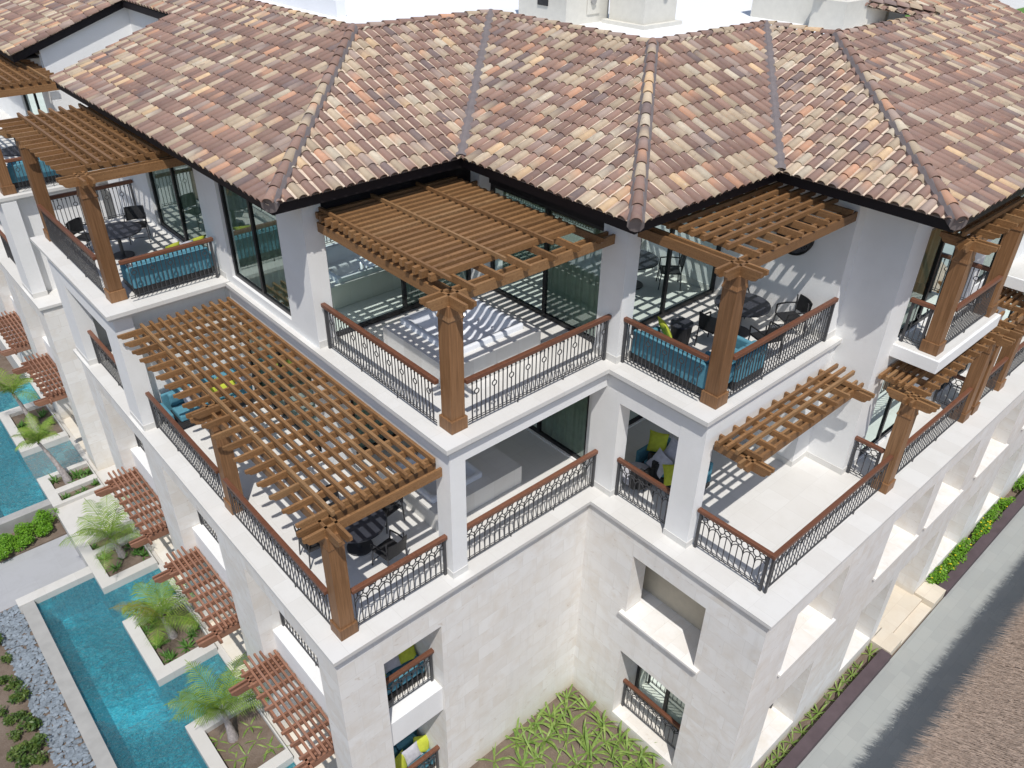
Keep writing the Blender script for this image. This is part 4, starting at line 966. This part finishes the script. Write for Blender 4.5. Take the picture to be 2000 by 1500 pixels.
MB().box(-6.5, -1.80, 17.13, 17.51, -6.68, -6.645).build('coping', 'coping_stone', bpy.data.objects['pool_wall.001'])
def planter(label, y0, y1, inner, soilz=-6.82):
    t = thing('planter', label, 'planter', (-1.8, y0, -8), 0, 'stone planters between the pool steps'); v = Vox()
    v.add(-1.8, -.1, y0, y1, -8, -6.66)
    for a, b in inner: v.sub(-1.47, -.14, a, b, -7.2, -6.66)
    o = v.mb().build('wall', 'coping_stone', t, bevel=.006); o.data.transform(Matrix.Translation((1.8, -y0, 8)))
    m = MB()
    for a, b in inner: m.box(-1.465, -.145, a+.005, b-.005, -7.15, soilz)
    o = m.build('soil', 'brown_soil', t); o.data.transform(Matrix.Translation((1.8, -y0, 8)))
planter('square stone planter with the palm nearest the bottom edge', 3.2, 5.78, [(3.5, 5.33)]); planter('square stone planter with the yellow-fronded palm', 7.6, 10.3, [(7.97, 9.92)])
planter('stone planter with dark spiky plants beside the grey path', 11.98, 14.5, [(12.32, 13.62), (13.85, 14.35)]); planter('stone planter with a leaning palm beside the upper left pool', 16.9, 18.88, [(17.05, 17.55), (17.85, 18.66)])
planter('rounded stone planter farthest up the left edge', 20.92, 24.3, [(21.3, 23.9)])
wallobj('pedestal', 'square cream stone block at the near side of the entrance steps', 'pedestal', [(14.2, 14.94, -5.27, -4.675, -6.9, -6.52)], 'yellow_limestone')
wallobj('pedestal', 'square cream stone block at the far side of the entrance steps', 'pedestal', [(16.97, 17.8, -5.29, -4.675, -6.9, -6.52)], 'yellow_limestone')
wallobj('entrance_step', 'two cream stone steps between the square blocks of the right facade', 'steps', [(14.95, 16.96, -5.28, -3.1, -6.9, -6.72), (14.95, 16.96, -4.95, -3.1, -6.9, -6.605)], 'yellow_limestone')
wallobj('planter_kerb', 'dark purple-brown kerb along the lily strip at the right facade', 'kerb', [(5.4, 14.19, -5.33, -5.02, -6.9, -6.56)], 'corten_kerb', 'dark planter kerbs')
wallobj('planter_kerb', 'dark purple-brown kerb in front of the yellow flowering shrubs', 'kerb', [(17.81, 44, -5.33, -5.02, -6.9, -6.56)], 'corten_kerb', 'dark planter kerbs')

# pebbles: uncountable
rng = random.Random(9); m = MB()
for i in range(2300):
    x = rng.uniform(-4.62, -3.9); y = rng.uniform(4.6, 13.3); r = rng.uniform(.035, .085); a = rng.uniform(0, 3.2); e = rng.uniform(.5, .85); z = -7.0+rng.uniform(0, .05); tl = rng.uniform(-.25, .25)
    n = 7; b = len(m.v)
    for (s, h) in ((1, 0), (.95, .4), (.55, .85)):
        for k in range(n):
            t_ = 2*math.pi*k/n; px, py = r*s*math.cos(t_), r*s*e*math.sin(t_)
            m.v.append((x+px*math.cos(a)-py*math.sin(a), y+px*math.sin(a)+py*math.cos(a), z+h*r*.3+tl*px))
    for q in (0, n):
        for k in range(n): j = (k+1) % n; m.f.append((b+q+k, b+q+j, b+q+n+j, b+q+n+k))
    m.f.append(tuple(b+2*n+k for k in range(n)))
o = m.build('pebbles', 'pebble'); tag(o, kind='stuff')
g = MB(); g.box(-4.7, -3.88, 2, 13.4, -7.9, -7.0); struct(g.build('pebble_bed', 'brown_soil'))

# ------------------------------------------------------------ plants
def strap(m, rng, base, az, L, w_, rise, droop, seg=6, fold=.25):
    """one arching strap leaf"""
    p = Vector(base); el = rise; d = Vector((math.cos(az), math.sin(az), 0)); side = Vector((-math.sin(az), math.cos(az), 0)); pr = None; st = L/seg
    for k in range(seg+1):
        t_ = k/seg; ww = w_*(.55+.9*t_*(1-t_)*2 if t_ < .6 else .98*(1-t_)/.4*.98+.02)
        u = d*math.cos(el)+Vector((0,0,math.sin(el))); up = side.cross(u)
        a, c, b = p+side*ww/2+up*(-fold*ww*-.5), p, p-side*ww/2+up*(fold*ww*.5)
        if pr:
            m.quad(tuple(pr[0]), tuple(a), tuple(c), tuple(pr[1])); m.quad(tuple(pr[1]), tuple(c), tuple(b), tuple(pr[2]))
        pr = (a, c, b); p = p+u*st; el -= droop/seg*(0.5+t_); az_j = rng.uniform(-.12, .12); d = Matrix.Rotation(az_j, 3, 'Z') @ d; side = Vector((-d.y, d.x, 0))
def rosette(name, mat, label, cat, n, L, w_, rise, droop, seed, group):
    rng = random.Random(seed); m = MB()
    for i in range(n):
        r = rng.uniform(.0, .02); az = 2*math.pi*i/n*1.618*1.0+rng.uniform(-.35, .35); k = i/n
        strap(m, rng, (r*math.cos(az), r*math.sin(az), .0), az, L*rng.uniform(.65, 1.1), w_*rng.uniform(.8, 1.15), rise[0]+(rise[1]-rise[0])*k+rng.uniform(-.12, .12), droop*rng.uniform(.7, 1.25))
    o = bpy.data.objects.new(name, m.mesh(name, mat, True)); col.objects.link(o); return tag(o, label, cat, group)
def scatter(protos, pts, z, labels, group, smin=.8, smax=1.2, seed=1, tilt=.12):
    rng = random.Random(seed); used = set()
    for i, (x, y) in enumerate(pts):
        pr = protos[i % len(protos)]
        if id(pr) not in used: used.add(id(pr)); o = pr
        else: o = pr.copy(); col.objects.link(o)
        o.location = (x, y, z); o.rotation_euler = (rng.uniform(-tilt, tilt), rng.uniform(-tilt, tilt), rng.uniform(0, 6.28)); s = rng.uniform(smin, smax); o.scale = (s, s, s)
        o['label'] = labels[i % len(labels)] if len(labels) > 1 else labels[0]; o['group'] = group
LP = [rosette('lily_plant', 'lily_leaf', 'x', 'plant', n, .62, .055, (.2, 1.25), 1.6, s, 'g') for n, s in ((9, 1), (7, 2), (11, 3), (8, 4))]
lil = [(4.69,1.31),(4.12,1.4),(6.13,-.3),(6.54,-.72),(5.62,-.18),(5.07,-.14),(5.53,-.44),(5.75,-.69),(6.45,-1.25),(4.44,-.12),(5.04,-.59),(5.47,-.95),(5.87,-1.17),(6.18,-1.65),(6.49,-1.86),(3.68,-.15),(4.12,-.72),(4.5,-.78),(5.63,-1.58),(5.48,-1.82),(6.02,-2.02),(6.37,-2.23),(6.6,-2.5),(4.8,-1.22),(6.31,-2.64),(6.55,-2.97),(6.35,-.08),(5.25,-.05),(4.64,-.34),(5.99,-2.41),(5.2,-1.6),(6.0,-3.0),(4.2,-1.5)]
lil = [p for p in lil if p[1] < .08]
scatter(LP, lil, -6.85, ['green strap-leaved lily in the brown soil of the inner corner bed'], 'lilies in the inner corner bed', .85, 1.25, 3)
LP2 = [o.copy() for o in LP]
for o in LP2: col.objects.link(o)
rl = [(14.0,-4.83),(13.3,-4.85),(12.95,-4.85),(12.6,-4.82),(12.19,-4.84),(11.72,-4.82),(11.14,-4.86),(10.85,-4.84),(10.3,-4.87),(9.82,-4.86),(9.45,-4.87),(9.19,-4.84),(8.9,-4.86),(8.6,-4.8)]
scatter(LP2, rl, -6.86, ['green lily in the narrow soil strip behind the dark kerb'], 'lilies along the right facade', .55, .85, 5)
AG = [rosette('spiky_plant', 'agave_leaf', 'x', 'plant', n, .33, .05, (.15, 1.35), .55, s, 'g') for n, s in ((18, 21), (22, 22), (15, 23))]
ag = [(-1.38,14.1),(-1.3,13.4),(-1.16,12.74),(-.3,12.73),(-.45,12.95),(-.5,13.4),(-.82,13.04),(-.3,13.1), (-1.35,9.6),(-1.1,9.76),(-1.3,8.9),(-1.3,8.4),(-1.2,8.2),(-.45,8.6),(-.7,8.3),(-.35,9.2),(-.3,8.75),
      (-1.32,18.5),(-.93,18.4),(-.6,18.31),(-.49,17.95),(-.3,18.2),(-.28,17.4),(-.65,17.35),(-1.27,17.3),(-1.35,17.2),(-.85,17.21),(-.9,17.95), (-1.3,22.9),(-1.3,22.22),(-.49,23.1),(-.35,23.4),(-.3,22.36),(-.7,21.8)]
scatter(AG, ag, -6.83, ['dark green spiky plant in the stone planters beside the pools'], 'spiky plants in the pool planters', .7, 1.2, 6)
CR = [rosette('strap_plant', 'lily_leaf', 'x', 'plant', n, .42, .045, (.05, .7), 1.2, s, 'g') for n, s in ((7, 31), (6, 32))]
scatter(CR, [(-1.3,4.93),(-1.25,4.51),(-1.2,4.15),(-.55,4.31),(-.42,3.92),(-.94,4.09),(-.5,4.8),(-.3,3.8),(-1.3,3.8)], -6.83, ['bright flattened strap plant around the trunk of the nearest palm'], 'strap plants round the nearest palm', .8, 1.1, 8)

def bush(name, mat, label, cat, loc, rx, ry, rz, n, leaf, seed, group, mat2=None, flowers=0):
    """leafy shrub: thousands of small leaves in several clumps on stems"""
    rng = random.Random(seed); t = thing(name, label, cat, loc, 0, group); m = MB(); cl = []
    for i in range(9): cl.append((rng.uniform(-.6, .6)*rx, rng.uniform(-.6, .6)*ry, rng.uniform(.25, .75)*rz, rng.uniform(.35, .6)))
    for i in range(n):
        c = rng.choice(cl); a, b = rng.uniform(0, 6.28), math.acos(rng.uniform(-.4, 1)); rr = c[3]*rng.uniform(.7, 1.05)
        p = Vector((c[0]+rx*rr*math.sin(b)*math.cos(a), c[1]+ry*rr*math.sin(b)*math.sin(a), max(.02, c[2]+rz*rr*.8*math.cos(b))))
        u = Vector((rng.gauss(0, 1), rng.gauss(0, 1), rng.gauss(.2, .5))).normalized(); v = u.cross(Vector((rng.gauss(0,.4), rng.gauss(0,.4), 1))).normalized()
        s = leaf*rng.uniform(.6, 1.3)
        m.quad(tuple(p-u*s), tuple(p+v*s*.45), tuple(p+u*s), tuple(p-v*s*.45))
    m.build('foliage', mat, t)
    s = MB()
    for c in cl: s.bar((0,0,0), (c[0], c[1], c[2]), .008, 4, .004)
    s.build('stem', 'palm_bark', t)
    if flowers:
        f = MB()
        for i in range(flowers):
            c = rng.choice(cl); a = rng.uniform(0, 6.28); q = Vector((c[0]+rx*c[3]*.6*math.cos(a), c[1]+ry*c[3]*.6*math.sin(a), c[2]+rz*c[3]*.75))
            for k in range(5):
                b0 = k*1.2566; f.tri(tuple(q), tuple(q+Vector((.032*math.cos(b0-.5), .032*math.sin(b0-.5), .008))), tuple(q+Vector((.032*math.cos(b0+.5), .032*math.sin(b0+.5), .008))))
        f.build('flowers', 'yellow_petal', t)
    return t
for i, (x, y, rx, ry, rz) in enumerate([(-3.5, 16.5, .4, .4, .45), (-3.0, 16.25, .35, .35, .35), (-2.75, 16.65, .4, .4, .5), (-2.15, 16.75, .42, .42, .6), (-2.35, 16.3, .3, .3, .35), (-3.75, 16.1, .35, .4, .4)]):
    bush('shrub', 'hedge_leaf', 'bright green low shrub at the foot of the grey wall beyond the path', 'shrub', (x, y, -7.2), rx, ry, rz, 1500, .035, 100+i, 'bright shrubs beside the path')
FL = ['yellow flowering shrub next to the far stone block', 'dense yellow flowering shrub behind the dark kerb, second from the block', 'green shrub with a few yellow flowers, third along the kerb', 'yellow flowering shrub fourth along the kerb',
      'loose green shrub near the right edge behind the kerb', 'small shrub with yellow flowers at the right edge', 'green shrub behind the kerb at the very right edge', 'farthest shrub behind the kerb']
for i, x in enumerate([18.35, 19.2, 20.2, 21.3, 22.5, 23.8, 25.2, 26.8]):
    bush('flowering_shrub', 'hedge_leaf', FL[i], 'shrub', (x+random.uniform(-.2,.2), -4.88, -6.85), random.uniform(.4,.7), .26, random.uniform(.35,.6), 760, .042, 130+i, 'flowering shrubs along the dark kerb', flowers=(6, 8, 4, 12, 2, 5, 2, 2)[i])
sh = [(-4.72,11.35),(-4.95,10.63),(-4.8,10.24),(-4.72,9.76),(-5.16,9.18),(-4.85,9.08),(-5.18,8.62),(-4.75,8.6),(-4.8,7.98),(-4.85,7.49),(-5.12,7.6),(-5.2,8.02),(-5.27,9.6),(-4.75,12.2)]
SB = [bush('bedding_plant', 'dark_shrub_leaf', 'x', 'plant', (0,0,-30), .22, .22, .3, 320, .045, 160+k, 'g') for k in range(3)]
rng = random.Random(4)
for i, (x, y) in enumerate(sh):
    if i < 3: o = SB[i]; 
    else: o = copy_tree(SB[i % 3])
    o.location = (x, y, -7.03); o.rotation_euler = (0, 0, rng.uniform(0, 6)); s = rng.uniform(.7, 1.25); o.scale = (s, s, s)
    o['label'] = 'ragged dark green bedding plant in the brown soil beside the pebble strip'; o['group'] = 'bedding plants beside the pebbles'

def palm(label, base, top, seed, nf=11, L=1.55, yellow=False):
    rng = random.Random(seed); t = thing('palm_tree', label, 'palm tree', base, 0, 'young palms in the pool planters')
    dx, dy, dz = top[0]-base[0], top[1]-base[1], top[2]-base[2]
    m = MB(); n = 9; pr = None
    for k in range(n+1):
        s = k/n; r = .095*(1-s)**1.5+.045+(.012 if k % 2 else 0); c = Vector((dx*s**1.4, dy*s**1.4, dz*s)); b = len(m.v)
        for q in range(10): m.v.append((c.x+r*math.cos(q*.6283), c.y+r*math.sin(q*.6283), c.z))
        if pr is not None:
            for q in range(10): j = (q+1) % 10; m.f.append((pr+q, pr+j, b+j, b+q))
        pr = b
    m.build('trunk', 'palm_bark', t, smooth=True)
    for i in range(nf):
        m = MB(); az = 2*math.pi*i/nf+rng.uniform(-.25, .25); el = rng.uniform(.35, 1.25) if i % 3 else rng.uniform(1.1, 1.4); Lf = L*rng.uniform(.75, 1.1); seg = 16
        p = Vector((dx, dy, dz)); dr = rng.uniform(1.0, 1.9); pts = []; d = Vector((math.cos(az), math.sin(az), 0)); ell = el
        for k in range(seg+1):
            u = d*math.cos(ell)+Vector((0,0,math.sin(ell))); pts.append((p.copy(), u)); p += u*Lf/seg; ell -= dr/seg*(.4+1.2*k/seg)
        m.path([tuple(q) for q, _ in pts], .009, 4)
        side = Vector((-d.y, d.x, 0)); nl = 30
        for k in range(3, nl):
            s = k/nl; f = s*seg; a = int(f); a = min(a, seg-1); q = pts[a][0].lerp(pts[a+1][0], f-a); u = pts[a][1]; up = side.cross(u).normalized()
            ll = .48*math.sin(math.pi*min(1, .12+s*.95))**.7*L/1.55*rng.uniform(.85, 1.1)
            for sg in (-1, 1):
                dirv = (side*sg*.95+u*(.45+.5*s)+up*-.0+Vector((0,0,rng.uniform(-.1, .12)-.10))).normalized(); q2 = q+dirv*ll*.55; q3 = q+dirv*ll+Vector((0,0,-ll*.28))
                wv = u*.0105
                m.quad(tuple(q-wv), tuple(q+wv), tuple(q2+wv*1.15), tuple(q2-wv*1.15)); m.tri(tuple(q2-wv*1.15), tuple(q2+wv*1.15), tuple(q3))
        m.build('frond', 'dry_leaf' if (yellow and i == 6) else 'palm_leaf', t)
    return t
palm('bushy young palm with grey trunk in the planter nearest the bottom edge', (-.98, 4.75, -6.85), (-1.02, 4.85, -5.75), 41, 12, 1.6)
palm('young palm with one yellowing frond hanging over the pool edge', (-.85, 8.95, -6.85), (-.95, 9.15, -6.1), 42, 12, 1.65, True)
palm('young palm above the dark spiky plants beside the grey path', (-.8, 13.15, -6.85), (-.95, 13.2, -5.95), 43, 12, 1.65)
palm('slender leaning palm with visible grey trunk next to the upper left pool', (-.95, 18.15, -6.85), (-1.35, 18.6, -5.1), 44, 9, 1.2)
palm('tall bright palm at the left edge behind the leaning one', (-.9, 22.1, -6.85), (-1.2, 22.4, -5.0), 45, 10, 1.6)

# weeds in the joint beside the path
rng = random.Random(12); m = MB()
for i in range(900):
    x = rng.uniform(-3.8, -1.95); y = 13.34+abs(rng.gauss(0, .12)); 
    if math.sin(x*5)+math.sin(x*2.3+1) < -.1: continue
    s = rng.uniform(.015, .035); a = rng.uniform(0, 6.28); z = -7.12+rng.uniform(0, .1)
    m.quad((x, y, z), (x+s*math.cos(a), y+s*math.sin(a), z+s*.6), (x+2*s*math.cos(a), y+2*s*math.sin(a), z+.2*s), (x+s*math.cos(a+.7), y+s*math.sin(a+.7), z+.02))
tag(m.build('weeds', 'lily_leaf'), kind='stuff')

# thatched roof edge at the lower right
t = thing('thatched_roof', 'brown thatched roof with ragged straw edge at the lower right corner', 'roof', (14, -8, -4.2))
def off(o): o.data.transform(Matrix.Translation((-14, 8, 4.2))); return o
TS = .62; m = MB(); m.quad((2, -7.55, -4.16), (34, -7.55, -4.16), (34, -17, -4.16+9.34*TS), (2, -17, -4.16+9.34*TS)); m.quad((2, -7.59, -4.32), (34, -7.59, -4.32), (34, -17, -4.32+9.3*TS), (2, -17, -4.32+9.3*TS))
off(m.build('thatch_bed', 'thatch_straw', t))
rng = random.Random(77); m = MB()
for i in range(52000):
    d = rng.random()**1.25*4.6; x = rng.uniform(7.5, 24); y = -7.55-d; z = -4.16+d*TS; L = rng.uniform(.16, .5); w_ = rng.uniform(.004, .011); a = rng.gauss(0, .2)
    lift = rng.uniform(.0, .07); h = rng.uniform(.005, .05)
    ex, ey = x+L*math.sin(a), y+L*math.cos(a)
    m.tri((x-w_, y, z+h), (x+w_, y, z+h), (ex, ey, z-L*TS+lift+h-.02))
off(m.build('straw', 'thatch_straw', t))
o = MB(); 
for x in (4, 12, 20, 30): o.bar((x, -9.5, -6.8), (x, -9.5, -3.2), .12, 10)
off(o.build('post', 'palm_bark', t))

# distant garden seen past the end of the roof, top right
g = MB(); g.quad((60, -30, G-.9), (320, -30, G-.9), (320, 200, G-.9), (60, 200, G-.9)); struct(g.build('lawn', 'hedge_leaf'))
g = MB(); g.box(150, 185, 47, 75, G-.9, G-.8); struct(g.build('deck', 'terrace_stone'))
for i, (x, y) in enumerate([(158, 48.5), (163, 51), (168, 53)]):
    t = thing('sun_lounger', 'tiny turquoise lounger on the distant pale deck, top right corner', 'lounger', (x, y, G-.8), 0.6, 'distant turquoise loungers')
    MB().box(-1, .5, -.4, .4, .25, .4).build('seat', 'turquoise_fabric', t); m = MB(); m.prism([(.5, .25), (1.2, .9), (1.15, 1.0), (.45, .4)], 'y', -.4, .4); m.build('backrest', 'turquoise_fabric', t)
    for sx in (-.9, .4): MB().box(sx-.04, sx+.04, -.35, .35, 0, .25).build('leg', 'dark_iron', t)
